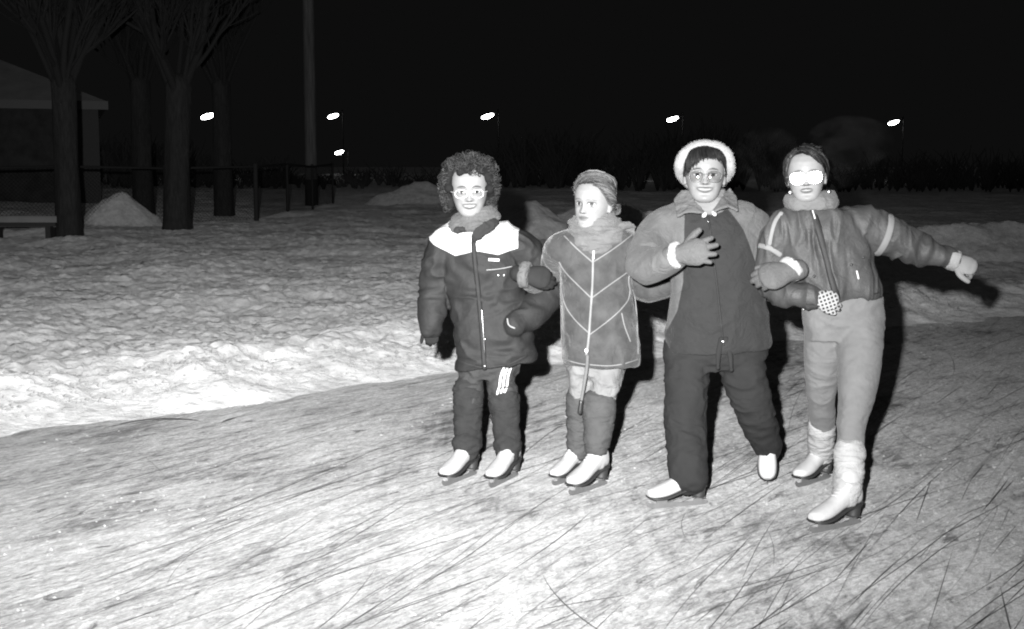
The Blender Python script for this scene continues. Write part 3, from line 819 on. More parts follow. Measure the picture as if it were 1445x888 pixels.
# ================================================================== first skater: curly hair, glasses, white-yoked parka
def person_one():
    Y = 6.12; base = np.array([W(680, 680, 6.1)[0], 6.1, 0.0])
    h = Head(W(663, 308, Y - .12), .252, yaw=1, pitch=4, roll=-1, smile=.8, jaw=.95)
    sh = [W(668, 332, Y), W(676, 400, Y), W(684, 470, Y), W(688, 525, Y)]
    armL = [W(628, 345, Y), W(615, 400, Y + .03), W(612, 425, Y - .01), W(611, 436, Y - .02)]
    armR = [W(728, 348, Y), W(776, 402, Y + .06), W(745, 440, Y - .03), W(720, 458, Y - .08)]
    legL = [W(664, 530, Y), W(660, 590, Y - .03), W(660, 650, Y)]; legR = [W(706, 530, Y), W(713, 590, Y - .05), W(717, 655, Y)]
    me = body_mesh(h, sh, [armL, armR], [legL, legR], dict(skin=.25, smile=.8, lip=.085, gape=1.0, brow=.04, squint=.95))
    p = add_person('person', base, me, 'curly-haired skater in glasses and dark parka with a broad white yoke, one hand in pocket')
    # parka
    mb = MB()
    mb.add(*sections([S(648, 316, 692, 315, Y, .06, .06), S(628, 327, 716, 325, Y, .085, .085), S(617, 341, 735, 336, Y, .105, .10), S(619, 362, 734, 360, Y, .125, .11),
                      S(628, 400, 739, 400, Y, .14, .12), S(635, 440, 744, 438, Y, .145, .125), S(640, 480, 752, 472, Y, .155, .135), S(643, 508, 757, 492, Y, .16, .14), S(643, 521, 756, 507, Y, .155, .135)], n=56, fold=lambda q, th: .012 * np.sin(th * 5 + q * 9) * sst(.3, .6, np.array(q))))
    mb.add(*tube([W(640, 335, Y), W(624, 352, Y), W(615, 400, Y + .02), W(610, 445, Y - .02), W(608, 464, Y - .03)], [.080, .083, .080, .067, .058], fold=folds(3, .05, 60), n=32))
    mb.add(*tube([W(706, 336, Y), W(735, 352, Y), W(768, 398, Y + .05), W(772, 416, Y + .03), W(748, 443, Y - .06), W(728, 458, Y - .12)], [.085, .088, .086, .080, .072, .062], fold=folds(5, .05, 55), n=32))
    me = remesh(mb, .005, 5); wrinkle(me, .013, 7, 4, (1, 1, 1.5), 2)
    V = vco(me)
    yoke = pxpoly([(600, 300), (604, 340), (612, 347), (642, 362), (664, 356), (676, 355), (703, 360), (731, 351), (731, 330), (736, 318), (735, 300)], Y - .13)
    set_attr(me, 'yoke', np.where(V[:, 1] < Y + .03, sd_poly(V[:, 0], V[:, 2], yoke), -.05))
    bv = bvh_of(me)
    M['parka'] = fabric('navy_parka_nylon', .027, .6, .14, 500, .3, .005, 18, 0, .2, attr='yoke', g2=.62)
    jk = link('parka', me, M['parka'], p, base)
    z = MB()
    for dx in (-2.6, 2.6): z.add(*seam(bv, [(669 + dx, 352), (674 + dx, 400), (680 + dx, 460), (684 + dx, 516)], Y - .1, .0065, flat=.5))
    fl = MB(); fl.add(*seam(bv, [(669, 333), (669, 352), (674, 400), (680, 460), (684, 518)], Y - .1, .012, flat=.45)); mk('zip_flap', fl, fabric('parka_flap', .022, .6), jk, base)
    zz = MB(); zz.add(*seam(bv, [(680, 436), (682, 460), (684, 495)], Y - .1, .0025, off=.007)); mk('zip', zz, M['metal'], jk, base)
    st = MB()
    for q in ((684, 478), (684, 516), (703, 389), (711, 389)):
        for c in on_front(bv, [tuple(W(*q, Y - .14)[[0, 2]])], off=.006): st.add(*ellipsoid(c, (.0065, .004, .0065), 12, 8))
    each('snap', st, M['metal'], jk, base)
    lb = MB(); c = on_front(bv, [tuple(W(697, 367, Y - .14)[[0, 2]])], off=.003)[0]; lb.add(*box(c, (.052, .004, .013), np.array(Matrix.Rotation(math.radians(3), 3, 'Y')))); mk('label_patch', lb, M['white_plastic'], jk, base)
    pk = MB(); pk.add(*seam(bv, [(687, 381), (703, 380), (722, 377)], Y - .13, .0025)); pk.add(*seam(bv, [(716, 449), (718, 457), (726, 461)], Y - .13, .004, off=.006)); each('pocket_seam', pk, fabric('pocket_seam_thread', .3), jk, base)
    hm = MB(); hm.add(*seam(bv, [(646, 511), (680, 518)], Y - .13, .0022)); hm.add(*seam(bv, [(690, 517), (722, 512), (752, 497)], Y - .13, .0022)); each('hem_seam', hm, fabric('hem_thread', .045), jk, base)
    # scarf: two wraps and a hanging dark end
    mb = MB(); th = np.linspace(0, 2 * math.pi, 26)
    c = W(667, 309, Y - .01)
    for k, (rx, ry, dz, tr, tl) in enumerate(((.096, .088, -.014, .032, .04), (.082, .080, .018, .030, .05))):
        P = [c + np.array([math.cos(a) * rx + .006, math.sin(a) * ry - .006, dz + tl * math.cos(a) * .55 - .012 * -math.sin(a)]) for a in th]
        mb.add(*tube(P, [(tr * 1.0, tr * .95)] * len(P), n=20, sub=2, ref=(0, 0, 1), fold=folds(21 + k, .05, 50)))
    mb.add(*ellipsoid(W(668, 318, Y - .03), (.085, .075, .035)))
    me = remesh(mb, .004, 3); wrinkle(me, .007, 20, 3, (.6, .6, 2.2)); sc = link('scarf', me, fabric('grey_wool_scarf', .115, .95, .15, 300, .5, .010, 40, .1), p, base)
    mb = MB(); bvj = bv
    mb.add(*tube([W(700, 312, Y - .12), W(686, 322, Y - .155), W(672, 333, Y - .145), W(668, 340, Y - .13)], [(.016, .010), (.030, .010), (.024, .009), (.008, .006)], ref=(0, 1, 0)))
    mb.add(*ellipsoid(W(650, 325, Y - .115), (.034, .02, .018)))
    me = remesh(mb, .004, 2); wrinkle(me, .005, 26, 8); mk2 = link('scarf_end', me, fabric('dark_knit_collar', .032, .95, .2, 300, .5), sc, base)
    # trousers with three side stripes, dark leg warmers
    tr = trousers_mesh([S(646, 500, 738, 497, Y, .10, .11), S(644, 520, 734, 520, Y, .095, .11), S(648, 534, 728, 534, Y, .08, .10)],
                       [([W(664, 515, Y), W(663, 550, Y - .02), W(661, 590, Y - .03), W(661, 625, Y - .03), W(660, 640, Y - .03)], [.070, .066, .060, .056, .055]),
                        ([W(706, 515, Y), W(709, 550, Y - .04), W(713, 588, Y - .05), W(715, 625, Y - .05), W(716, 645, Y - .06)], [.076, .073, .064, .056, .055])], seed=31, amp=.009)
    bt = bvh_of(tr); tl = link('track_trousers', tr, fabric('dark_track_knit', .044, .8, .15, 500, .25, .008, 20), p, base)
    stp = MB()
    for k in range(3):
        dx = k * 5.2
        s_ = seam(bt, [(711 + dx * .95, 520), (706.5 + dx, 532), (705 + dx, 545), (702 + dx * .9, 554), (703 + dx * .9, 560)], Y - .1, .0058, off=.0005, flat=.35)
        if s_: stp.add(*s_)
    each('side_stripe', stp, fabric('white_stripe', .8), tl, base)
    for pts, rad, sd in (([W(661, 551, Y - .02), W(660, 590, Y - .03), W(660, 618, Y - .05), W(659, 627, Y - .065), W(658, 636, Y - .07)], [.077, .070, .069, .075, .062], 41),
                         ([W(711, 562, Y - .05), W(713, 590, Y - .05), W(716, 618, Y - .075), W(716, 628, Y - .09), W(716, 639, Y - .10)], [.079, .070, .065, .071, .060], 43)):
        mb = MB(); mb.add(*tube(pts, rad, n=40, sub=8, fold=folds(sd, .035, 75), cap='round')); me = remesh(mb, .005, 3); wrinkle(me, .005, 22, sd, (.6, .6, 2)); link('leg_warmer', me, fabric('dark_knit_warmer%d' % sd, .030, .95, .2, 300, .5, .004, 60), p, base)
    for toe, heel in (((623, 689), (668, 671)), ((687, 693), (727, 673))):
        t, hl = G(*toe), G(*heel); build_skate(p, base, hl, t - hl, 1.1, tall=.155, laces=False)
    # gloves: the hanging one mostly inside its cuff
    me = remesh(hand(W(609, 461, Y - .03), (.0, -.05, -1), (0, -1, 0), 1, .72, (.5, .5, .55, .6), .04, 1.15), .003, 2); link('glove', me, fabric('dark_glove', .018, .8, .2), p, base)
    me = remesh(hand(W(732, 456, Y - .115), (-1, -.05, -.55), (0, -1, .1), -1, .8, (.2, .2, .2, .2), .03, 1.1), .003, 2); g2_ = link('glove', me, M['parka'] if False else bpy.data.materials['dark_glove'], p, base)
    # curly hair
    blobs = MB(); rr = random.Random(3); curls = []
    def ok(d):   # leave the face open
        az = math.degrees(math.atan2(d[0], -d[1])); el = math.degrees(math.asin(d[2]))
        if el > 44 - .0007 * az * az and el > 10: return True
        lim = 58 if el > 0 else 66
        return abs(az) > lim and el > -46
    n = 0
    while n < 230:
        d = nrm([rr.gauss(0, 1), rr.gauss(0, 1), rr.gauss(0, 1)])
        if not ok(d): continue
        az, el = math.degrees(math.atan2(d[0], -d[1])), math.degrees(math.asin(d[2]))
        q = h.scalp(az, el, (.0 + .04 * rr.random() + .05 * (abs(d[0]) > .6))); r = .075 + .03 * rr.random(); blobs.add(*ellipsoid(h.w([q])[0], (r * h.H,) * 3, 10, 7)); n += 1
    me = remesh(blobs, .006, 2); hv, hf = vco(me), [tuple(f.vertices) for f in me.polygons]
    n = 0; paths = []
    while n < 2300:
        d = nrm([rr.gauss(0, 1), rr.gauss(0, 1), rr.gauss(0, 1)])
        if not ok(d): continue
        az, el = math.degrees(math.atan2(d[0], -d[1])), math.degrees(math.asin(d[2]))
        side = .05 * (abs(d[0]) > .55)
        lift = .06 + .13 * rr.random() + side * rr.random()
        c = h.scalp(az, el, lift); a1 = nrm([rr.gauss(0, 1) for _ in range(3)]); a2 = nrm(np.cross(a1, [rr.gauss(0, 1) for _ in range(3)])); a3 = np.cross(a1, a2)
        cr = .018 + .036 * rr.random() ** 1.5; turns = .7 + rr.random() * 1.1; ph = rr.random() * 6
        tt = np.linspace(0, turns * 6.28, int(9 * turns) + 3)
        cr = cr * (1 + .45 * np.sin(tt * .7 + ph * 3)); P = c + np.outer(np.cos(tt + ph) * cr, a1) + np.outer(np.sin(tt + ph) * cr, a2) + np.outer((tt / 6.28 - turns / 2) * .05, a3)
        paths.append(h.w(P)); n += 1
    for _ in range(16):    # loose curls over the forehead
        az, el = rr.uniform(-10, 45), rr.uniform(35, 50); c = h.scalp(az, el, .03); tt = np.linspace(0, 7, 16); cr = .022
        paths.append(h.w(c + np.stack([np.cos(tt) * cr, np.full(16, -.01), np.sin(tt) * cr - tt * .004], 1)))
    hair = MB().add(hv, hf)
    hair_obj('hair', hair, paths, .0024, .0013, hair_mat('dark_brown_curls', .030, .8, .1), p, base, 3, .45, .5)
    # pale glasses, flash glare put into the rim colour
    fm = plain('pale_glare_frame', .60, .12, 0, .6)
    spectacles(h, p, base, fm, glass('clear_lens', .02), rx=.112, rz=.078, ex=2.4, rim=.0095, zc=ZE - .028)

# ================================================================== second skater: velour coat with chevron piping
def person_two():
    Y = 5.95; base = np.array([W(825, 690, 5.9)[0], 5.9, 0.0])
    h = Head(W(823, 324, Y - .10), .238, yaw=-31, pitch=3, roll=3, smile=.15, jaw=.88)
    tor = [W(842, 345, Y), W(842, 400, Y), W(845, 460, Y), W(842, 520, Y)]
    armL = [W(797, 352, Y), W(774, 404, Y + .30), W(748, 396, Y + .06), W(738, 388, Y - .04)]
    armR = [W(884, 352, Y), W(905, 408, Y + .05), W(930, 402, Y - .02), W(944, 398, Y)]
    legL = [W(818, 525, Y), W(818, 575, Y + .05), W(817, 640, Y + .15)]; legR = [W(858, 525, Y), W(848, 580, Y - .03), W(844, 640, Y + .02)]
    me = body_mesh(h, tor, [armL, armR], [legL, legR], dict(skin=.25, smile=.15, lip=.13, brow=.13, squint=1.1))
    p = add_person('person', base, me, 'young skater looking aside, hair pulled back, grey velour coat with pale chevron piping')
    mb = MB()
    mb.add(*sections([S(812, 332, 872, 330, Y, .06, .06), S(795, 344, 892, 338, Y, .085, .085), S(788, 360, 897, 354, Y, .11, .10), S(789, 380, 895, 378, Y, .122, .11), S(790, 410, 893, 410, Y, .13, .12),
                      S(791, 440, 897, 440, Y, .14, .13), S(792, 475, 902, 475, Y, .148, .14), S(793, 503, 904, 505, Y, .15, .14), S(795, 513, 902, 515, Y, .145, .135)], n=56, fold=lambda q, th: .010 * np.sin(th * 4 + q * 6)))
    mb.add(*tube([W(812, 345, Y), W(792, 352, Y + .02), W(778, 385, Y + .22), W(770, 402, Y + .29), W(750, 397, Y + .07), W(742, 391, Y - .01)], [.075, .078, .070, .062, .050, .045], fold=folds(8, .04, 55), n=28))
    mb.add(*tube([W(872, 345, Y), W(886, 356, Y), W(902, 400, Y + .06), W(916, 408, Y + .02), W(938, 404, Y)], [.075, .080, .074, .062, .056], fold=folds(9, .05, 60), n=28))
    me = remesh(mb, .005, 5); wrinkle(me, .007, 7, 14, (1, 1, .7), 2); bv = bvh_of(me)
    ct = link('velour_coat', me, fabric('grey_velour', .064, .85, .3, 260, .3, .014, 14, .28, .15), p, base)
    pp = MB()
    for ln in ([(797, 334), (815, 352), (836, 370)], [(893, 333), (865, 352), (836, 370)], [(790, 372), (798, 385), (815, 402), (834, 420)], [(890, 382), (862, 400), (834, 420)],
               [(792, 405), (798, 432), (812, 452), (832, 470)], [(890, 408), (886, 425), (862, 448), (832, 470)],
               [(891, 382), (888, 392), (888, 402), (891, 415)], [(895, 412), (901, 430), (901, 470), (901, 500)], [(877, 442), (881, 460), (889, 481)], [(795, 508), (815, 512), (826, 513)], [(832, 513), (865, 514), (900, 508)]):
        s_ = seam(bv, ln, Y - .1, .0034, off=0.0)
        if s_: pp.add(*s_)
    each('piping', pp, fabric('pale_satin_piping', .20, .5), ct, base)
    z = MB(); z.add(*seam(bv, [(837, 362), (836, 400), (833, 440), (830, 480), (827, 500)], Y - .12, .006, off=.001, flat=.6)); mk('zip', z, fabric('zip_tape', .22, .5), ct, base)
    zp = MB(); zp.add(*seam(bv, [(838, 353), (837.5, 365)], Y - .12, .005, off=.006))
    for c in on_front(bv, [tuple(W(827.5, 495, Y - .145)[[0, 2]])], off=.008): zp.add(*ellipsoid(c, (.009, .006, .011), 12, 8))
    each('zip_pull', zp, M['white_plastic'], ct, base)
    cd = MB(); yy = Y - .155
    cd.add(*tube([W(829, 503, yy), W(828, 520, yy), W(824, 545, yy - .01), W(820, 568, yy - .01)], [.0085, .0085, .0075, .0065], n=12)); c_ = mk('drawstring', cd, fabric('grey_cord', .14, .8), p, base)
    cd = MB(); cd.add(*tube([W(820, 567, yy - .01), W(818, 582, yy - .01)], [.010, .011], n=14)); mk('cord_end', cd, M['dark_plastic'], c_, base)
    # tall folded cowl
    mb = MB()
    mb.add(*sections([S(828, 358, 856, 357, Y - .06, .05, .03), S(813, 350, 873, 346, Y - .03, .085, .08), S(803, 338, 882, 334, Y, .105, .10), S(801, 325, 880, 320, Y, .115, .10), S(803, 313, 874, 308, Y, .105, .095), S(809, 304, 866, 300, Y, .085, .085)], n=56, sub=5,
                      fold=lambda q, th: .05 * np.sin(q * 26 + 1.2 * np.sin(th + .6)) + .02 * np.sin(th * 3 + q * 8)))
    mb.add(*tube([W(862, 338, Y - .02), W(874, 322, Y - .02), W(884, 322, Y), W(879, 330, Y)], [(.03, .04), (.028, .05), (.014, .05), (.012, .03)], ref=(0, 1, 0)))
    me = remesh(mb, .0045, 3); wrinkle(me, .006, 18, 23, (.5, .5, 2.4)); link('cowl_scarf', me, fabric('grey_knit_cowl', .135, .95, .15, 280, .5, .010, 34, .15), p, base)
    lg = trousers_mesh([S(800, 505, 884, 505, Y, .10, .11), S(800, 522, 883, 522, Y, .09, .10), S(806, 535, 876, 535, Y, .07, .09)],
                       [([W(818, 515, Y), W(819, 545, Y), W(819, 575, Y + .04), W(817, 610, Y + .08), W(816, 640, Y + .10)], [.064, .056, .042, .038, .036]), ([W(858, 515, Y), W(853, 545, Y - .03), W(846, 578, Y - .05), W(844, 612, Y - .06), W(843, 640, Y - .06)], [.085, .074, .052, .040, .036])], seed=51, amp=.008)
    link('leggings', lg, fabric('pale_leggings', .20, .8, .15, 400, .3, .010, 22), p, base)
    for pts, rad, sd in (([W(819, 562, Y + .03), W(818, 585, Y + .05), W(817, 615, Y + .07), W(816, 634, Y + .08)], [.072, .065, .062, .058], 61), ([W(845, 571, Y - .05), W(845, 600, Y - .07), W(843, 618, Y - .085), W(842, 629, Y - .09)], [.083, .072, .065, .060], 63)):
        mb = MB(); mb.add(*tube(pts, rad, n=40, sub=8, fold=folds(sd, .035, 80))); me = remesh(mb, .005, 3); wrinkle(me, .005, 20, sd, (.6, .6, 2)); link('leg_warmer', me, fabric('grey_rib_warmer%d' % sd, .072, .95, .15, 300, .5, .004, 60), p, base)
    for toe, heel, s_ in (((778, 688), (820, 673), .98), ((806, 701), (851, 685), 1.1)):
        t, hl = G(*toe), G(*heel); build_skate(p, base, hl, t - hl, s_, tall=.155 if s_ < 1 else .175)
    # mittened hand resting on the neighbour's arm
    wr = W(743, 388, Y - .035)
    cf = MB(); cf.add(*ring_band(wr + np.array([-.006, 0, .0]), (1, -.3, -.1), .052, .058, .045, thick=.010)); me = remesh(cf, .004, 2); wrinkle(me, .005, 40, 3); link('cuff', me, fabric('grey_knit_cuff', .12, .95, .15, 200, .6), ct, base)
    me = remesh(hand(wr, (1, -.12, -.16), (0, -1, .25), 1, .88, (.28, .3, .3, .32), .05, 1.45, tout=.35), .003, 2); link('glove', me, bpy.data.materials['dark_glove'], p, base)
    me = remesh(hand(W(938, 402, Y), (1, .15, -.1), (0, -1, .1), 1, .85, (.5, .5, .5, .5), .04, 1.3), .003, 2); link('glove', me, bpy.data.materials['dark_glove'], p, base)
    # hair drawn back to a small bun behind the ear
    line = [(-180, -38), (-120, -32), (-95, -4), (-72, 22), (-40, 46), (0, 58), (40, 45), (62, 22), (80, 0), (100, -22), (130, -36), (180, -38)]
    hm = MB(); hm.add(*hair_cap(h, line, .022)); hm.V = [h.w(v) for v in hm.V]
    rr = random.Random(9); paths = []
    bun = (118, -18)
    def dirv(az, el):
        az, el = math.radians(az), math.radians(el); return np.array([math.sin(az) * math.cos(el), -math.cos(az) * math.cos(el), math.sin(el)])
    db = dirv(*bun)
    for k in range(64):     # locks combed back to the bun, each lying at its own height
        azk = rr.uniform(-120, 108); ek = 34 * rr.random() ** 2 * (rr.random() < .6); wv = rr.uniform(.004, .016); ph = rr.random() * 6; Lk = .015 + .055 * rr.random() ** 1.5; hk = .10 * rr.random() * (-60 < azk < 70)
        for i in range(22):
            az0 = azk + rr.gauss(0, 4.5); e0 = np.interp(az0, [l[0] for l in line], [l[1] for l in line]) + ek + rr.gauss(0, 2.5) - 1
            d0 = dirv(az0, min(e0, 84)); om = math.acos(max(-1, min(1, d0 @ db))); P = []; L0 = Lk + .008 * rr.random()
            for q in np.linspace(0, 1, 12):
                d = nrm((math.sin((1 - q) * om) * d0 + math.sin(q * om) * db) / max(math.sin(om), .05))
                P.append(h.scalp(math.degrees(math.atan2(d[0], -d[1])), math.degrees(math.asin(d[2])), L0 * min(1, .1 + q * 5) + wv * math.sin(q * 17 + ph) * min(1, q * 4) + hk * math.sin(min(1, q * 1.6) * 3.14)))
            paths.append(h.w(P))
    for i in range(260):     # fine short hair that breaks the hairline
        az0 = rr.uniform(-95, 85); e0 = np.interp(az0, [l[0] for l in line], [l[1] for l in line]) - 5 * rr.random(); bend = rr.gauss(0, 10)
        paths.append(h.w([h.scalp(az0 + bend * q, e0 + 16 * q, .004 + .03 * q) for q in np.linspace(0, 1, 6)]))
    for i in range(190):     # wisps that have come loose
        az0 = rr.uniform(-80, 100); e0 = np.interp(az0, [l[0] for l in line], [l[1] for l in line]) + rr.uniform(0, 20); c = h.scalp(az0, e0, .03); v = nrm(c - h.C) * .3 + np.array([rr.gauss(0, .5), rr.gauss(0, .3), rr.gauss(.3, .5)]); tt = np.linspace(0, 1, 7)[:, None]
        paths.append(h.w(c + v * tt * .11 + np.array([0, .1, -.05]) * tt ** 2 * .5 + .006 * np.sin(tt * 9 + i)))
    for i in range(220):     # wavy tufts above the forehead
        az0 = rr.uniform(-60, 55); P = []; ph = rr.random() * 6; hi = rr.uniform(.02, .085)
        for q in np.linspace(0, 1, 9): P.append(h.scalp(az0 + 25 * q, np.interp(az0, [l[0] for l in line], [l[1] for l in line]) + 28 * q, .012 + hi * math.sin(q * 2.7) + .014 * math.sin(q * 12 + ph) * q))
        paths.append(h.w(P))
    for i in range(150):     # bun
        a = rr.random() * 6.28; tt = np.linspace(a, a + 3.5, 10); r = .075 * rr.random() ** .5 + .02; c = h.scalp(bun[0], bun[1], .10); t2 = rr.uniform(-.5, .5)
        paths.append(h.w(c + np.stack([np.sin(tt) * r, np.cos(tt) * r * .6 + .02 * t2, np.cos(tt + t2) * r * 1.1], 1)))
    hair_obj('hair', hm, paths, .0024, .0010, hair_mat('fair_brown_hair', .075, .5, .3), p, base, 5, .6, .5)

# ================================================================== third skater: fluffy white hat, two-tone jacket
def person_three():
    Y = 5.75; base = np.array([W(1000, 700, 5.75)[0], 5.75, 0.0])
    h = Head(W(994, 286, Y - .13), .252, yaw=-7, pitch=-2, roll=1, smile=1.0, jaw=1.02)
    tor = [W(1000, 312, Y), W(1005, 380, Y), W(1012, 450, Y), W(1008, 510, Y)]
    armL = [W(940, 322, Y), W(893, 378, Y - .12), W(930, 368, Y - .28), W(958, 358, Y - .36)]
    armR = [W(1066, 322, Y), W(1090, 405, Y + .10), W(1106, 390, Y - .18), W(1118, 380, Y - .34)]
    legL = [W(970, 510, Y), W(968, 600, Y - .10), W(974, 690, Y - .19)]; legR = [W(1045, 510, Y + .02), W(1068, 585, Y - .02), W(1086, 645, Y + .26)]
    me = body_mesh(h, tor, [armL, armR], [legL, legR], dict(skin=.225, smile=1.0, lip=.085, gape=.8, brow=.05, squint=.7))
    p = add_person('person', base, me, 'smiling woman in fluffy white hat, wide dark trousers, one gloved hand held out in front')
    mb = MB()
    mb.add(*sections([S(968, 297, 1030, 296, Y, .075, .075), S(946, 308, 1056, 306, Y, .10, .10), S(936, 324, 1072, 324, Y, .125, .12), S(938, 350, 1076, 350, Y, .145, .13), S(944, 385, 1075, 388, Y, .155, .135),
                      S(944, 425, 1080, 425, Y, .165, .145), S(940, 460, 1086, 460, Y, .17, .15), S(937, 487, 1091, 480, Y, .172, .155), S(939, 497, 1089, 489, Y, .165, .15)], n=60, fold=lambda q, th: .010 * np.sin(th * 5 + q * 5)))
    mb.add(*tube([W(962, 315, Y), W(936, 328, Y), W(914, 354, Y - .08), W(906, 372, Y - .15), W(918, 376, Y - .23), W(938, 368, Y - .30), W(952, 362, Y - .335)], [.10, .10, .092, .082, .076, .066, .056], fold=folds(12, .045, 45), n=36))
    mb.add(*tube([W(1044, 315, Y), W(1064, 330, Y + .02), W(1078, 370, Y + .10), W(1090, 404, Y + .14), W(1102, 396, Y - .12), W(1117, 381, Y - .31)], [.10, .098, .088, .072, .052, .048], fold=folds(13, .045, 45), n=36))
    me = remesh(mb, .005, 5); wrinkle(me, .009, 6.5, 24, (1, 1, .8), 2); V = vco(me)
    pan = pxpoly([(969, 296), (967, 340), (966, 400), (958, 440), (946, 468), (936, 480), (936, 520), (1100, 520), (1096, 450), (1082, 420), (1068, 370), (1052, 326), (1032, 296)], Y - .15)
    dsd = sd_poly(V[:, 0], V[:, 2], pan)
    aL, bL = W(960, 318, Y), W(896, 372, Y - .14)
    # the forearm in front stays pale: only the trunk carries the dark panel
    c1, c2 = W(905, 376, Y - .2), W(955, 360, Y - .35); ab = c2 - c1; t = np.clip(((V - c1) @ ab) / (ab @ ab), 0, 1); dist = np.linalg.norm(V - c1 - t[:, None] * ab, axis=1)
    dsd = np.where(dist < .10, -.02, dsd); dsd = np.where(V[:, 1] < Y + .10, dsd, np.where(V[:, 2] < W(0, 478, Y)[2], .02, -.02)); set_attr(me, 'panel', dsd)
    bv = bvh_of(me)
    jk = link('jacket', me, fabric('two_tone_jacket', .105, .85, .16, 360, .35, .012, 18, .1, .2, attr='panel', g2=.029), p, base)
    z = MB(); z.add(*seam(bv, [(1002, 306), (1008, 370), (1014, 430), (1020, 486)], Y - .15, .0045, flat=.5)); mk('zip', z, fabric('zip_tape_dark', .02, .6), jk, base)
    zp = MB(); 
    for c in on_front(bv, [tuple(W(1020.5, 482, Y - .17)[[0, 2]])], off=.006): zp.add(*ellipsoid(c, (.011, .005, .006), 12, 8))
    for c in on_front(bv, [tuple(W(1000, 313, Y - .13)[[0, 2]])], off=.006): zp.add(*box(c, (.004, .004, .018)))
    each('zip_pull', zp, M['metal'], jk, base)
    # front tails below the zip
    tail = MB()
    for q in ([(1018, 478), (1014, 500), (1013, 519)], [(1024, 478), (1030, 500), (1032, 522)]):
        tail.add(*tube([W(x, y, Y - .168) for x, y in q], [(.012, .006)] * 2 + [(.007, .006)], n=12)); tail.add(*ellipsoid(W(*q[-1], Y - .168), (.010, .008, .010), 12, 8))
    each('drawstring', tail, fabric('dark_cord', .02), p, base)
    # collar: two broad points over a pale roll neck
    def flap(name, pts, mat, thick=.012):
        bm = bmesh.new(); vs = [bm.verts.new(W(x, y, yy)) for x, y, yy in pts]; f = bm.faces.new(vs); bmesh.ops.triangulate(bm, faces=[f])
        bmesh.ops.subdivide_edges(bm, edges=bm.edges[:], cuts=3, use_grid_fill=True); bmesh.ops.recalc_face_normals(bm, faces=bm.faces)
        bmesh.ops.solidify(bm, geom=bm.faces[:], thickness=thick); me = bpy.data.meshes.new(name); bm.to_mesh(me); bm.free(); mb = MB(); mb.add(vco(me), [tuple(f.vertices) for f in me.polygons])
        me2 = remesh(mb, .0045, 4); wrinkle(me2, .003, 22, 7); return link(name, me2, mat, p, base)
    cm = fabric('grey_collar_cloth', .125, .85, .14, 360, .35, .006, 22)
    flap('collar', [(951, 283, Y - .05), (963, 270, Y - .02), (973, 271, Y - .04), (983, 288, Y - .12), (995, 303, Y - .16), (980, 302, Y - .17), (966, 303, Y - .16), (956, 308, Y - .15)], cm)
    flap('collar', [(1024, 271, Y - .02), (1031, 266, Y - .02), (1039, 279, Y - .05), (1041, 300, Y - .15), (1028, 294, Y - .16), (1016, 297, Y - .17), (1003, 306, Y - .16), (1012, 292, Y - .14), (1018, 280, Y - .09)], cm)
    mb = MB(); mb.add(*sections([S(980, 303, 1018, 303, Y - .03, .06, .05), S(972, 292, 1026, 292, Y - .02, .085, .07), S(972, 278, 1028, 276, Y, .075, .07), S(977, 268, 1024, 266, Y + .01, .05, .06)], n=40, fold=lambda q, th: .02 * np.sin(th * 6 + q * 5)))
    me = remesh(mb, .005, 3); wrinkle(me, .004, 18, 17, (.7, .7, 1.6)); link('roll_neck', me, fabric('pale_roll_neck', .19, .9, .12, 300, .4), p, base)
    mb = MB()
    for pts in ([(988, 298), (996, 311), (999, 306), (993, 299)], [(1005, 306), (1003, 300), (1011, 297), (1012, 303)]): mb.add(*ellipsoid(np.mean([W(x, y, Y - .163) for x, y in pts], 0), (.011, .007, .015), 14, 10, np.array(Matrix.Rotation(.7 if pts[0][0] < 1000 else -.7, 3, 'Y'))))
    me = remesh(mb, .003, 2); link('blouse_collar', me, fabric('white_cotton', .42), p, base)
    # trousers: one leg straight, one trailing
    tr = trousers_mesh([S(938, 480, 1086, 478, Y, .13, .13), S(936, 505, 1082, 502, Y, .125, .13), S(942, 522, 1074, 520, Y, .10, .11)],
                       [([W(972, 500, Y), W(968, 550, Y - .05), W(967, 600, Y - .10), W(969, 645, Y - .17), W(972, 671, Y - .20)], [.108, .100, .094, .092, .090]),
                        ([W(1044, 505, Y), W(1055, 550, Y - .02), W(1068, 590, Y + .02), W(1079, 618, Y + .12), W(1084, 632, Y + .19)], [.108, .098, .087, .076, .066])], seed=71, amp=.007, fold_amp=.02)
    V = vco(tr)
    link('wide_trousers', tr, fabric('dark_wool_trousers', .023, .95, .1, 500, .25, .005, 12), p, base)
    build_skate(p, base, G(990, 712), G(921, 715) - G(990, 712) + np.array([0, -.04, 0]), 1.06, tall=.13, laces=False)
    # trailing foot: toe down on the ice
    toe = G(1082, 688); d = nrm(np.array([-.12, -.95, 0])); pit = math.radians(52)
    fx = d * math.cos(pit) + np.array([0, 0, -math.sin(pit)]); fz = d * math.sin(pit) + np.array([0, 0, math.cos(pit)]); fy = np.cross(fz, fx)
    M4 = np.eye(4); M4[:3, 0], M4[:3, 1], M4[:3, 2] = fx, fy, fz; M4[:3, 3] = toe + np.array([0, 0, .012]) - fx * .196 - fz * .012
    build_skate(p, base, None, (0, -1, 0), 1.0, M4, tall=.14, laces=False)
    # hands
    def cuff(w, ax, r, wd, mat):
        mb = MB(); mb.add(*ring_band(w, ax, r, r * 1.12, wd, thick=.007)); me = remesh(mb, .0035, 2); wrinkle(me, .003, 40, 3); return link('cuff', me, mat, jk, base)
    cw = fabric('white_fleece_cuff', .42, .95, .08, 300, .5)
    w1 = W(960, 359, Y - .37); cuff(W(955, 360, Y - .355), (.75, -.55, .18), .050, .030, cw)
    gm = fabric('grey_leather_glove', .098, .6, .12, 200, .4, .006, 60)
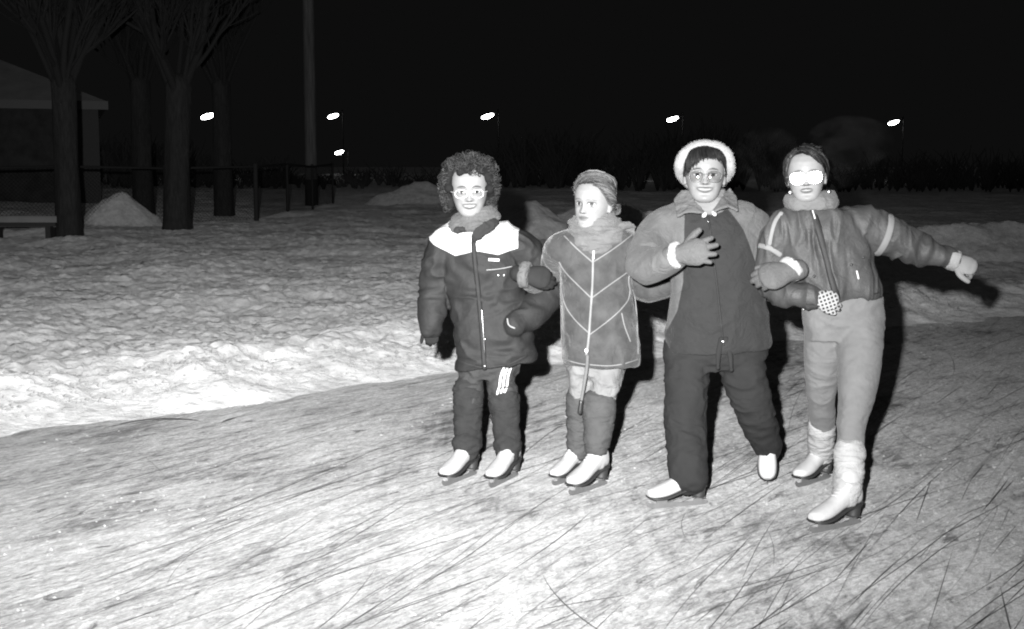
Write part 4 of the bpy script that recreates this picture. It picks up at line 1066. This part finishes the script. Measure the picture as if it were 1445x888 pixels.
    me = remesh(hand(w1, (.86, -.42, .16), (-.35, -.9, .12), -1, .95, (.22, .18, .12, .15), .34, 1.45, mid=.8, tout=1.0, tcurl=.2), .003, 2); link('glove', me, gm, p, base)
    w2 = W(1112, 384, Y - .37); cuff(W(1116, 380, Y - .355), (-.62, -.35, -.45), .050, .030, cw)
    me = remesh(hand(w2, (-.92, -.18, -.20), (.05, -.95, .5), 1, .98, (.30, .34, .38, .42), .07, 1.5, tout=.55), .003, 2); link('glove', me, gm, p, base)
    # dark fringe under the hat
    line = [(-180, -35), (-120, -35), (-90, -14), (-66, 6), (-40, 32), (0, 38), (40, 34), (66, 14), (90, -8), (120, -35), (180, -35)]
    hm = MB(); hm.add(*hair_cap(h, line, .05)); hm.V = [h.w(v) for v in hm.V]; rr = random.Random(19); paths = []
    for i in range(420):
        az0 = rr.uniform(-62, 66); e1 = 24 + 9 * math.cos(math.radians(az0 * 1.3 - 15)) - .007 * az0 * az0 + rr.uniform(-5, 6); e0 = 70; sw = rr.uniform(4, 20)
        P = [h.scalp(az0 * .75 + (sw + az0 * .25) * q, e0 + (e1 - e0) * q, .075 - .05 * q ** 2 + .006 * math.sin(q * 9 + i)) for q in np.linspace(0, 1, 9)]
        paths.append(h.w(P))
    for s_ in (-1, 1):
        for i in range(60):
            az0 = s_ * rr.uniform(66, 92); e1 = rr.uniform(-12, 8); P = [h.scalp(az0 - s_ * 8 * q, 50 + (e1 - 50) * q, .06 - .02 * q) for q in np.linspace(0, 1, 8)]; paths.append(h.w(P))
    hair_obj('hair', hm, paths, .0028, .0012, hair_mat('near_black_hair', .009, .5, .2), p, base, 6, .5, .7)
    # hat: a thick fluffy roll round the face and a crown behind it
    mb = MB(); P = []
    for a in np.linspace(0, 2 * math.pi, 25):
        s_, c = math.sin(a), math.cos(a)     # a=0 top
        z = .64 + .36 * c if c > 0 else .64 + .34 * c; P.append((s_ * .43, -(.06 + .10 * c if c > 0 else .06 + .55 * c), z))
    mb.add(*tube(P, [.098] * len(P), n=20, sub=3, ref=(0, 1, 0))); mb.add(*ellipsoid((0, .16, .70), (.46, .40, .40)))
    mb.V = [h.w(v) for v in mb.V]; me = remesh(mb, .006, 4); wrinkle(me, .004, 18, 5, ridged=False)
    V, N = vco(me), vno(me); hm = MB(); hm.add(V, [tuple(f.vertices) for f in me.polygons]); idx = RNG.integers(0, len(V), 9000); paths = []
    for i in idx:
        d = nrm(N[i] + RNG.normal(0, .55, 3)); l = .003 + .005 * RNG.random(); paths.append(np.array([V[i], V[i] + d * l * .6, V[i] + nrm(d + RNG.normal(0, .3, 3)) * l]))
    hm.join(strands(paths, .0007, .0003, 3)); mk('hat', hm, fabric('fluffy_white_wool', .30, .95, .1, 200, .6, .006, 60, .3), p, base)
    spectacles(h, p, base, plain('thin_metal_frame', .12, .3, .5), glass('tinted_lens', .03, .84, 1.2), rx=.125, rz=.100, ex=2.5, rim=.005, zc=ZE - .035)

# ================================================================== fourth skater: bomber jacket, shining glasses, arm flung out
def person_four():
    Y = 5.58; base = np.array([W(1175, 730, 5.5)[0], 5.5, 0.0])
    h = Head(W(1139, 286, Y - .11), .232, yaw=-13, pitch=-1, roll=-4, smile=.1, jaw=1.0)
    tor = [W(1150, 305, Y), W(1162, 360, Y), W(1180, 410, Y), W(1188, 445, Y)]
    armL = [W(1108, 318, Y), W(1084, 396, Y + .05), W(1120, 416, Y - .10), W(1146, 421, Y - .17)]
    armR = [W(1208, 312, Y), W(1278, 346, Y), W(1330, 362, Y - .02), W(1350, 370, Y - .03)]
    legL = [W(1164, 455, Y + .03), W(1160, 545, Y + .14), W(1158, 655, Y + .45)]; legR = [W(1214, 455, Y), W(1206, 560, Y - .17), W(1196, 700, Y - .34)]
    me = body_mesh(h, tor, [armL, armR], [legL, legR], dict(skin=.26, smile=.1, gape=.55, lip=.085, brow=.10, squint=1.0))
    p = add_person('person', base, me, 'skater in shiny short jacket and pale tights, arm flung out, glasses blazing white')
    mb = MB()
    mb.add(*sections([S(1116, 293, 1186, 291, Y, .07, .07), S(1102, 303, 1206, 299, Y, .095, .09), S(1097, 318, 1221, 314, Y, .115, .10), S(1100, 345, 1228, 345, Y, .13, .11), S(1108, 380, 1233, 378, Y, .14, .12), S(1117, 405, 1241, 398, Y, .145, .125),
                      S(1126, 420, 1245, 408, Y, .14, .12), S(1131, 429, 1244, 416, Y, .132, .115)], n=60, fold=lambda q, th: .014 * np.sin(th * 5 + q * 8) * (q < .95)))
    mb.add(*tube([W(1122, 315, Y), W(1104, 325, Y + .01), W(1090, 360, Y + .04), W(1087, 390, Y + .04), W(1102, 410, Y - .04), W(1126, 416, Y - .12), W(1145, 420, Y - .165)], [.078, .080, .076, .072, .068, .060, .050], fold=folds(15, .05, 62), n=36))
    mb.add(*tube([W(1192, 315, Y), W(1216, 318, Y), W(1248, 332, Y), W(1282, 347, Y), W(1312, 357, Y - .01), W(1340, 366, Y - .02)], [.083, .092, .088, .078, .066, .046], fold=folds(16, .06, 78), n=36))
    me = remesh(mb, .005, 4); wrinkle(me, .013, 7.5, 34, (2.0, 1, .6), 2); V = vco(me); bv = bvh_of(me)
    jk = link('bomber_jacket', me, fabric('shiny_grey_nylon', .064, .46, .14, 500, .35, .008, 14, 0, .35), p, base)
    z = MB(); z.add(*seam(bv, [(1152, 306), (1158, 330), (1166, 360), (1172, 390), (1181, 424)], Y - .13, .016, flat=.4)); mk('zip_flap', z, fabric('dark_flap', .030, .5), jk, base)
    z = MB(); z.add(*seam(bv, [(1149, 297), (1149.5, 308)], Y - .1, .0035, off=.010)); z.add(*seam(bv, [(1209, 383), (1211, 393)], Y - .13, .0035, off=.004))
    for q in ((1202, 374), (1220, 364)):
        for c in on_front(bv, [tuple(W(*q, Y - .13)[[0, 2]])], off=.002): pass
    each('zip_pull', z, M['white_plastic'], jk, base)
    sn = MB()
    for q in ((1202, 374), (1221, 364), (1149, 390)):
        for c in on_front(bv, [tuple(W(*q, Y - .13)[[0, 2]])], off=.002): sn.add(*ellipsoid(c, (.0065, .004, .0065), 12, 8))
    each('snap', sn, M['dark_plastic'], jk, base)
    bm_ = fabric('pale_sleeve_trim', .22, .7, .1); tr = MB()
    s_ = seam(bv, [(1106, 302), (1099, 312), (1095, 322), (1090, 345)], Y - .09, .0125, off=0, flat=.4); tr.add(*s_) if s_ else None
    s_ = seam(bv, [(1076, 348), (1088, 351), (1102, 360)], Y - .06, .0125, off=0, flat=.4); tr.add(*s_) if s_ else None
    each('trim', tr, bm_, jk, base)
    bd = MB(); bd.add(*ring_band(W(1245, 331, Y), W(1282, 347, Y) - W(1216, 318, Y) + np.array([.02, 0, .02]), .094, .094, .028, thick=.003)); mk('sleeve_band', bd, bm_, jk, base)
    ck = MB(); ck.add(*sections([S(1107, 290, 1184, 287, Y, .095, .085), S(1108, 300, 1172, 303, Y - .03, .09, .08)], n=40, sub=2))
    hb = MB(); hb.add(*seam(bv, [(1132, 426), (1165, 428), (1205, 423), (1241, 413)], Y - .12, .004, flat=.6)); mk('hem_seam', hb, bpy.data.materials['dark_flap'], jk, base)
    # high soft collar
    mb = MB(); mb.add(*sections([S(1112, 298, 1180, 294, Y - .02, .085, .08), S(1107, 290, 1183, 285, Y - .01, .10, .09), S(1106, 281, 1180, 275, Y, .095, .09), S(1108, 275, 1177, 268, Y + .01, .075, .08)], n=48, fold=lambda q, th: .015 * np.sin(th * 5 + q * 4)))
    me = remesh(mb, .0045, 3); wrinkle(me, .004, 22, 27, (.7, .7, 1.8)); link('roll_collar', me, fabric('grey_rib_collar', .155, .95, .12, 280, .5, .006, 30, .1), p, base)
    # tights
    tg = trousers_mesh([S(1134, 408, 1240, 400, Y, .10, .11), S(1133, 430, 1246, 425, Y, .115, .125), S(1134, 458, 1248, 456, Y + .01, .115, .13), S(1138, 480, 1244, 480, Y + .02, .10, .12)],
                       [([W(1166, 450, Y + .03), W(1162, 500, Y + .08), W(1159, 548, Y + .14), W(1160, 595, Y + .28), W(1158, 640, Y + .42)], [.090, .086, .068, .059, .055]),
                        ([W(1213, 450, Y), W(1213, 500, Y - .07), W(1209, 555, Y - .16), W(1201, 600, Y - .23), W(1199, 650, Y - .29)], [.104, .098, .080, .062, .056])], seed=81, amp=.004, fold_amp=.010)
    link('tights', tg, fabric('pale_grey_tights', .165, .85, .08, 600, .2, .006, 16, .1), p, base)
    for pts, rad, sd in (([W(1159, 602, Y + .30), W(1159, 625, Y + .37), W(1158, 640, Y + .42), W(1157, 650, Y + .44)], [.066, .064, .060, .056], 91), ([W(1199, 637, Y - .28), W(1198, 665, Y - .32), W(1195, 690, Y - .35), W(1193, 700, Y - .355)], [.066, .063, .060, .056], 93)):
        mb = MB(); mb.add(*tube(pts, rad, n=40, sub=10, fold=folds(sd, .05, 95))); me = remesh(mb, .0045, 2); wrinkle(me, .005, 18, sd, (.5, .5, 2.2)); link('leg_warmer', me, fabric('white_rib_warmer%d' % sd, .40, .95, .1, 260, .6, .006, 50), p, base)
    for toe, heel in (((1114, 693), (1167, 676)), ((1150, 753), (1207, 740))):
        t, hl = G(*toe), G(*heel); build_skate(p, base, hl, t - hl, 1.08, tall=.19)
    # spotted knit gloves: one in a fist, one across the waist
    def spotted(name):
        m, t, b = new_mat(name); c = coord(t); q = t.mapping(c, (.0, .35, .15), (62, 62, 62)); s = t.n('ShaderNodeSeparateXYZ'); t.l(q, s.inputs[0])
        f = [t.math('ABSOLUTE', t.math('SUBTRACT', t.math('FRACT', s.outputs[i]), .5)) for i in (0, 2)]
        k = t.math('MULTIPLY', t.mapr(f[0], .27, .31, 1, 0), t.mapr(f[1], .27, .31, 1, 0))
        v = t.mix(k, .36, .03); rgb = t.n('ShaderNodeCombineColor'); [t.l(v, rgb.inputs[i]) for i in range(3)]; t.l(rgb.outputs[0], b.inputs['Base Color']); b.inputs['Roughness'].default_value = .9
        bp = t.n('ShaderNodeBump'); bp.inputs['Strength'].default_value = .6; bp.inputs['Distance'].default_value = .002; t.l(t.noise(c, 350, 3), bp.inputs['Height']); t.l(bp.outputs[0], b.inputs['Normal']); return m
    gs = spotted('spotted_knit')
    me = remesh(hand(W(1150, 421, Y - .18), (.92, -.12, -.12), (.0, -.95, .25), 1, .80, (.30, .38, .46, .55), .07, 1.25, tout=.6, cuff=.012), .0026, 1); link('glove', me, gs, p, base)
    me = remesh(hand(W(1345, 367, Y - .02), (.86, -.25, -.34), (.15, -.9, .45), 1, .86, (.62, .75, .85, .95), .10, 1.2, tout=.8, tcurl=.6), .0026, 1); link('glove', me, fabric('pale_knit_glove', .26, .9, .15, 250, .6), p, base)
    mb = MB(); mb.add(*ring_band(W(1345, 367, Y - .02), (.86, -.1, -.3), .040, .040, .045, thick=.006)); me = remesh(mb, .0035, 1); wrinkle(me, .003, 45, 9); link('glove_cuff', me, fabric('pale_rib_cuff', .33, .95, .15, 260, .6), p, base)
    # earrings
    er = MB()
    for pt in ((1170, 271), (1115, 272)): er.add(*ellipsoid(W(*pt, Y - .06), (.009, .006, .011), 12, 8))
    each('earring', er, M['metal'], p, base)
    tgm = MB(); tgm.add(*ellipsoid(W(1134, 433, Y - .10), (.006, .005, .014), 10, 8)); mk('belt_toggle', tgm, M['white_plastic'], jk, base)
    # dark hair swept across the forehead
    line = [(-180, -42), (-125, -40), (-100, -10), (-82, 14), (-60, 34), (-35, 52), (0, 56), (30, 46), (55, 22), (82, 4), (100, -16), (125, -40), (180, -42)]
    hm = MB(); hm.add(*hair_cap(h, line, .025)); hm.V = [h.w(v) for v in hm.V]; rr = random.Random(29); paths = []
    for k in range(40):
        q0 = rr.random(); azk = -28 + 20 * rr.random(); ek = 60 + 22 * rr.random(); Lk = .02 + .055 * rr.random() ** 1.5; hk = .10 * rr.random() ** 1.5; wv = rr.uniform(.004, .016); ph = rr.random() * 6; ec = rr.uniform(-6, 14)
        for i in range(18):
            az0 = azk + rr.gauss(0, 2); e0 = ek + rr.gauss(0, 2); az1 = 20 + 75 * q0 + rr.gauss(0, 4); e1 = np.interp(az1, [20, 45, 70, 95], [42, 24, 8, -18]) + ec + rr.gauss(0, 2.5)
            paths.append(h.w([h.scalp(az0 + (az1 - az0) * q ** 1.2, e0 + (e1 - e0) * q ** 1.6, Lk + .006 * rr.random() + hk * math.sin(q * 3.1) + wv * math.sin(q * 11 + ph)) for q in np.linspace(0, 1, 11)]))
    for i in range(70):
        az0, e0 = rr.choice((rr.uniform(-120, -75), rr.uniform(70, 130), rr.uniform(0, 60))), rr.uniform(62, 86); c = h.scalp(az0, e0, .03); v = nrm(c - h.C) * .4 + np.array([rr.gauss(.1, .5), rr.gauss(0, .3), rr.gauss(.2, .5)]); tt = np.linspace(0, 1, 7)[:, None]
        paths.append(h.w(c + v * tt * .07 + np.array([.1, 0, -.12]) * tt ** 2 * .5 + .006 * np.sin(tt * 8 + i)))
    for i in range(240):
        az1 = -rr.uniform(62, 120); e1 = rr.uniform(-28, 10); e0 = 78
        paths.append(h.w([h.scalp(-15 + (az1 + 15) * q, e0 + (e1 - e0) * q ** 1.3, .04 + .04 * rr.random() * math.sin(q * 3)) for q in np.linspace(0, 1, 9)]))
    for i in range(200):
        az1 = rr.uniform(95, 260); paths.append(h.w([h.scalp(az1 * q, 84 + (rr.uniform(-35, -20) - 84) * q, .06) for q in np.linspace(0, 1, 9)]))
    hair_obj('hair', hm, paths, .0026, .0011, hair_mat('dark_swept_hair', .018, .5, .25), p, base, 7, .8, .4)
    hb = h.w([[0, -.45, ZE]])[0]
    spectacles(h, p, base, plain('pale_frame', .55, .25), glass('flashing_lens', .16, .9, 1.0), rx=.132, rz=.112, ex=3.0, rim=.007, zc=ZE - .03, tiltn=to_flash(hb))

person_one(); person_two(); person_three(); person_four()

# ================================================================== what stands round the rink
def zg(x, y): return float(height(np.array([x]), np.array([y]))[0])
def bark_mat():
    m, t, b = new_mat('bark'); c = coord(t)
    n = t.noise(t.mapping(c, sc=(6, 6, 1.2)), 4, 8, .65, .5); v = t.ramp(n, [(.3, .012), (.7, .042)]); t.l(v, b.inputs['Base Color']); b.inputs['Roughness'].default_value = .9
    bp = t.n('ShaderNodeBump'); bp.inputs['Strength'].default_value = .8; bp.inputs['Distance'].default_value = .04; t.l(n, bp.inputs['Height']); t.l(bp.outputs[0], b.inputs['Normal']); return m
M['bark'] = bark_mat(); M['twig'] = plain('twig_bark', .017, .9)
def tree(px, base_py, Y, hw_px, fork_py, seed, label, lean=0.0):
    x = W(px, base_py, Y)[0]; z0 = zg(x, Y) - .1; r0 = hw_px / FPX * Y; zf = W(px, fork_py, Y)[2]
    root = empty('tree', (x, Y, z0)); tag(root, label, 'tree', 'bare trees behind the fence'); rr = random.Random(seed)
    mb = MB(); hh = zf - z0
    mb.add(*tube([(0, 0, -.05), (0, 0, .25), (lean * .3, 0, hh * .4), (lean * .7, .02, hh * .8), (lean, 0, hh)], [r0 * 1.45, r0 * 1.1, r0 * .97, r0 * .95, r0 * 1.0], n=28, sub=8, fold=lambda L, th: .05 * np.sin(th * 5 + L * 2) + .03 * np.sin(th * 11 - L * 3)))
    mk('trunk', mb, M['bark'], root)
    cr = MB(); tips = []
    def grow(p, d, ln, r, dep):
        P = [p]; k = 5; dd = d
        for i in range(k):
            dd = nrm(dd + np.array([rr.gauss(0, .10), rr.gauss(0, .10), .06 + rr.gauss(0, .05)])); p = p + dd * ln / k; P.append(p)
        cr.add(*tube(P, list(np.linspace(r, r * .55, len(P))), n=8 if dep < 2 else 5, sub=2 if dep < 2 else 1))
        if dep >= 4: return
        kids = (4, 4, 4, 3)[dep]
        for j in range(kids):
            q = rr.uniform(.35, 1); i = min(k, int(q * k)); s = .45 if dep else .35
            nd = nrm(dd + np.array([rr.gauss(0, s), rr.gauss(0, s), rr.gauss(.1, .2)])); grow(P[i], nd, ln * rr.uniform(.55, .8), r * .55 * rr.uniform(.7, 1), dep + 1)
    for j in range(11):
        a = j / 11 * 6.28 + rr.random(); sp = rr.uniform(.25, .62); grow(np.array([lean + math.cos(a) * r0 * .4, math.sin(a) * r0 * .4, hh - .2 * rr.random()]), nrm([math.cos(a) * sp, math.sin(a) * sp, 1]), rr.uniform(1.5, 2.3), r0 * rr.uniform(.22, .36), 0)
    mk('crown', cr, M['twig'], root)
tree(98, 338, 22.5, 17, 118, 1, 'leftmost thick bare trunk with snow heaped at its right')
tree(250, 320, 25, 18, 122, 2, 'thick bare trunk with two long upright limbs between the fence posts', .1)
tree(203, 300, 31, 14, 118, 3, 'slimmer dim trunk just left of the two-limbed tree')
tree(316, 290, 32, 13, 120, 4, 'slender dim trunk just right of a lit lamp, last tree before the pole')
# utility pole
def pole():
    Y = 38; x = W(440, 290, Y)[0]; z = zg(x, Y); r = 8.2 / FPX * Y
    o = empty('utility_pole', (x, Y, z)); tag(o, 'tall plain wooden pole standing right of the trees', 'utility pole')
    mb = MB(); mb.add(*tube([(0, 0, -.3), (0, 0, 3), (0, 0, 9)], [r * 1.03, r, r * .9], n=28, sub=4)); 
    m, t, b = new_mat('weathered_pole'); c = coord(t); n = t.noise(t.mapping(c, sc=(9, 9, .5)), 3, 6); t.l(t.ramp(n, [(.3, .07), (.7, .17)]), b.inputs['Base Color']); b.inputs['Roughness'].default_value = .9
    mk('pole_shaft', mb, m, o); sl = MB(); sl.add(*tube([(0, 0, -.1), (0, 0, .25), (0, 0, .75)], [r * 1.12, r * 1.12, r * 1.1], n=28, cap='flat')); mk('pole_wrap', sl, plain('tarred_band', .03, .8), o)
pole()
# chain link fence
def fence():
    a = np.array([W(-246, 330, 23)[0], 23.0]); c = np.array([W(362, 313, 29)[0], 29]); b = np.array([W(470, 290, 40)[0], 40])
    o = empty('chain_link_fence', (a[0], a[1], zg(*a))); tag(o, 'low chain link fence with pipe posts along the far edge of the snow', 'fence'); base = np.array(o.location)
    pm = plain('galvanised_pipe', .032, .8, 0, .2); wm = plain('dull_wire', .012, .8, 0, .2); rails, wire = MB(), MB()
    Hh = 1.22
    for (p, q), n in (((a, c), 4), ((c, b), 3)):
        ln = np.linalg.norm(q - p); d = (q - p) / ln
        pos = [p + (q - p) * i / n for i in range(n + (1 if q is b else 0))]
        for s in pos:
            mb = MB(); z0 = zg(*s); r = .055 if s is pos[0] and p is c else .036; mb.add(*tube([(s[0], s[1], z0 - .2), (s[0], s[1], z0 + Hh + .04)], [r, r], n=12, sub=2)); mb.add(*ellipsoid((s[0], s[1], z0 + Hh + .05), (r * 1.2, r * 1.2, .03), 10, 6)); mk('post', mb, pm, o, base)
        for i in range(n):
            s, e = p + (q - p) * i / n, p + (q - p) * (i + 1) / n; zs, ze = zg(*s), zg(*e)
            rails.add(*tube([(s[0], s[1], zs + Hh), (e[0], e[1], ze + Hh)], [.026, .026], n=8, sub=1))
            st = .085 if p is a else .14; L = np.linalg.norm(e - s); k = int(L / st)
            for j in range(-int(Hh / st), k):
                for sg in (1, -1):
                    t0, t1 = (j, j + Hh / st) if sg > 0 else (j + Hh / st, j); f0, f1 = 0., 1.
                    A, B = t0 * st, t1 * st
                    lo = [max(0., min(1., (0 - A) / (B - A))), max(0., min(1., (L - A) / (B - A)))]; lo.sort()
                    if lo[1] - lo[0] < .02: continue
                    P = []
                    for f in lo:
                        u = (A + (B - A) * f) / L; xy = s + (e - s) * u; P.append((xy[0], xy[1] + .004 * sg, zs + (ze - zs) * u + .04 + (Hh - .06) * f))
                    wire.add(*tube(P, [.0028, .0028], n=3, sub=1, cap='flat'))
    mk('rail', rails, pm, o, base); mk('chain_link', wire, wm, o, base)
fence()
# house with a snowed hip roof
def house():
    before = set(bpy.data.objects)
    Y = 40; xr = W(150, 143, Y)[0]; ze = W(150, 143, Y)[2]; xl = xr - 15; y1 = Y + 9; z0 = zg(xr - 3, Y + 2) - .2
    o = empty('house', ((xl + xr) / 2, Y + 4.5, z0)); tag(o, 'low dark house with a snow-covered hip roof behind the trees', 'house'); base = np.array(o.location)
    brick = plain('dark_siding', .07, .9, 0, .2, .3, 3); mb = MB(); mb.add(*box(((xl + xr) / 2, Y + 4.5, (z0 + ze) / 2 - .05), (14.2, 8.2, ze - z0 - .1))); mk('wall', mb, brick, o, base, False)
    roof = MB(); h = 2.7; V = [(xl, Y, ze), (xr, Y, ze), (xr, y1, ze), (xl, y1, ze), (xl + 4.5, Y + 4.5, ze + h), (xr - 6.2, Y + 4.5, ze + h)]
    V += [(x, y, z - .22) for x, y, z in V[:4]]
    roof.add(V, [(0, 1, 5, 4), (1, 2, 5), (2, 3, 4, 5), (3, 0, 4), (0, 6, 7, 1), (1, 7, 8, 2), (2, 8, 9, 3), (3, 9, 6, 0), (6, 9, 8, 7)]); mk('roof', roof, plain('roof_snow', .28, .8, 0, .2, .15, 2), o, base, False)
    fa = MB(); fa.add(*box(((xl + xr) / 2, Y - .03, ze - .13), (15.1, .06, .26))); mk('fascia', fa, plain('fascia', .1), o, base, False)
    wn = MB()
    for x in (xr - 4.0, xr - 10):
        f = MB()
        f.add(*box((x, Y + .37, z0 + 1.9), (1.3, .1, 1.3))); w = mk('window', f, plain('window_frame', .3), o, base, False); g = MB(); g.add(*box((x, Y + .31, z0 + 1.9), (1.1, .04, 1.1))); mk('pane', g, plain('dark_pane', .02, .1), w, base, False)
    def turn():
        c = np.array([xr, Y, 0]); R = np.array(Matrix.Rotation(math.radians(19), 3, 'Z'))
        for ob in set(bpy.data.objects) - before:
            if ob.type == 'MESH': set_co(ob.data, (vco(ob.data) + base - c) @ R.T + c - base)
    pl = MB(); pl.add(*box((xr - .75, Y + .25, (z0 + ze) / 2 - .2), (1.0, .3, ze - z0 - .1))); mk('corner_pier', pl, plain('pale_pier', .10, .9), o, base, False); turn()
house()
# snow-topped bench by the first tree
def bench():
    Y = 22.4; xa, xb = W(-18, 312, Y)[0], W(84, 312, Y)[0]; z = W(40, 314, Y)[2]; z0 = zg((xa + xb) / 2, Y)
    o = empty('park_bench', ((xa + xb) / 2, Y, z0)); tag(o, 'low dark bench with snow along its seat, left of the first tree', 'bench'); base = np.array(o.location); wd = plain('dark_wood', .04, .8)
    mb = MB(); mb.add(*box(((xa + xb) / 2, Y, z - .03), (xb - xa, .42, .06))); mk('seat', mb, wd, o, base, False)
    for x in (xa + .15, xb - .15):
        l = MB(); l.add(*box((x, Y, (z0 + z - .06) / 2 - .03), (.09, .36, z - .06 - z0 + .06))); mk('leg', l, wd, o, base, False)
    s = MB(); s.add(*tube([(xa, Y, z + .03), ((xa + xb) / 2, Y, z + .04), (xb, Y, z + .03)], [(.2, .05)] * 3, n=20, sub=8, ref=(0, 0, 1) if False else (0, 1, 0))); me = raw_mesh('snow_cap', s.verts(), s.F); fix_normals(me); V = vco(me); V[:, 2] = z + (V[:, 2] - z) * .5; V[:, 1] = Y + (V[:, 1] - Y) * 1.0; set_co(me, V); link('snow_cap', me, bpy.data.materials['roof_snow'], o, base)
bench()
# street lamps, lit
def lamps():
    glow = bpy.data.materials.new('lit_lamp'); glow.use_nodes = True; t = NT(glow.node_tree); b = glow.node_tree.nodes['Principled BSDF']; glow.node_tree.nodes.remove(b)
    e = t.n('ShaderNodeEmission'); e.inputs['Strength'].default_value = 25; e.inputs['Color'].default_value = (1, 1, 1, 1); t.l(e.outputs[0], glow.node_tree.nodes['Material Output'].inputs[0])
    pm = plain('lamp_post_steel', .02, .9, 0, .1)
    labs = ['lit street lamp between two bare trunks, leftmost of the row', 'lit street lamp just right of the wooden pole, upper of the two there', 'lit street lamp in the row above the curly-haired skater',
            'lit street lamp left above the white-hatted woman', 'lit street lamp above the outflung arm, rightmost of the row', 'small lit lamp farther off, lowest of all and right of the pole']
    for (px, py, Y, w), lab in zip(((293, 164, 96, 19), (470, 164, 96, 15), (688, 164, 96, 17), (949, 168, 96, 16), (1261, 173, 96, 15), (479, 215, 150, 13)), labs):
        c = W(px, py, Y); z0 = zg(c[0], Y); L = w / FPX * Y
        o = empty('street_lamp', (c[0] + L * .9, Y, z0)); tag(o, lab, 'street lamp', 'lit street lamps across the rink'); base = np.array(o.location)
        mb = MB(); mb.add(*tube([(base[0], Y, z0 - .3), (base[0], Y, c[2] + L * .1), (base[0] - L * .15, Y, c[2] + L * .28), (c[0] + L * .3, Y, c[2] + L * .22)], [.05, .03, .028, .025], n=10, sub=4)); mk('lamp_post', mb, pm, o, base)
        hd = MB(); R = np.array(Matrix.Rotation(math.radians(-17), 3, 'Y')); hd.add(*ellipsoid(c + np.array([0, .05, L * .13]), (L * .55, L * .24, L * .13), 16, 10, R)); mk('lamp_head', hd, pm, o, base)
        bl = MB(); bl.add(*ellipsoid(c, (L * .52, L * .26, L * .2), 16, 10, R)); mk('lamp_bowl', bl, glow, o, base)
lamps()
# dark thicket that closes the view beyond the field
def thicket():
    rr = random.Random(77); paths = []
    for i in range(800):
        x = rr.uniform(-42, 62); y = rr.uniform(60, 74); px = CX + x / y * FPX
        top = 1.9 + .9 * math.sin(x * .23) + .6 * math.sin(x * .61 + 1) + rr.uniform(-.5, .7)
        if abs(px - 480) < 70: top = min(top, 1.1)
        if px < 480: top *= .75
        z0 = zg(x, y) - .05 if i % 40 == 0 else 0.30
        for j in range(13):
            sp = rr.gauss(0, .32); sy = rr.gauss(0, .3); h_ = max(.5, top) * rr.uniform(.55, 1.05)
            paths.append(np.array([[x, y, z0], [x + sp * .3 * h_, y + sy * .3 * h_, z0 + h_ * .4], [x + sp * .75 * h_ + rr.gauss(0, .08), y + sy * .7 * h_, z0 + h_ * .75], [x + sp * h_ + rr.gauss(0, .15), y + sy * h_, z0 + h_]]))
    o = mk('far_thicket', strands(paths, .034, .012, 4), plain('thicket_twigs', .10, .9, 0, .1, .4, .5)); tag(o, 'dark leafless thicket closing the view beyond the snow', 'thicket', kind='stuff')
thicket()
# breath hanging in the cold air behind the last skater
def breath():
    mb = MB(); 
    for q, r in (((1145, 235, 6.15), (.30, .14, .13)), ((1200, 200, 6.2), (.22, .14, .13)), ((1085, 225, 6.15), (.20, .10, .16))): mb.add(*ellipsoid(W(*q), r, 24, 16))
    me = remesh(mb, .03, 4); m = bpy.data.materials.new('breath_vapour'); m.use_nodes = True; t = NT(m.node_tree); m.node_tree.nodes.remove(m.node_tree.nodes['Principled BSDF'])
    v = t.n('ShaderNodeVolumePrincipled'); v.inputs['Color'].default_value = (.95, .95, .95, 1); v.inputs['Anisotropy'].default_value = 0.
    c = coord(t); n = t.noise(c, 5.5, 5, .6, 1.2); d = t.mapr(n, .47, .75, 0, .20, 'LINEAR'); t.l(d, v.inputs['Density']); t.l(v.outputs[0], m.node_tree.nodes['Material Output'].inputs['Volume'])
    o = link('breath_vapour', me, m); tag(o, 'faint wisps of breath hanging behind the rightmost skater', 'breath vapour', kind='stuff')
breath()
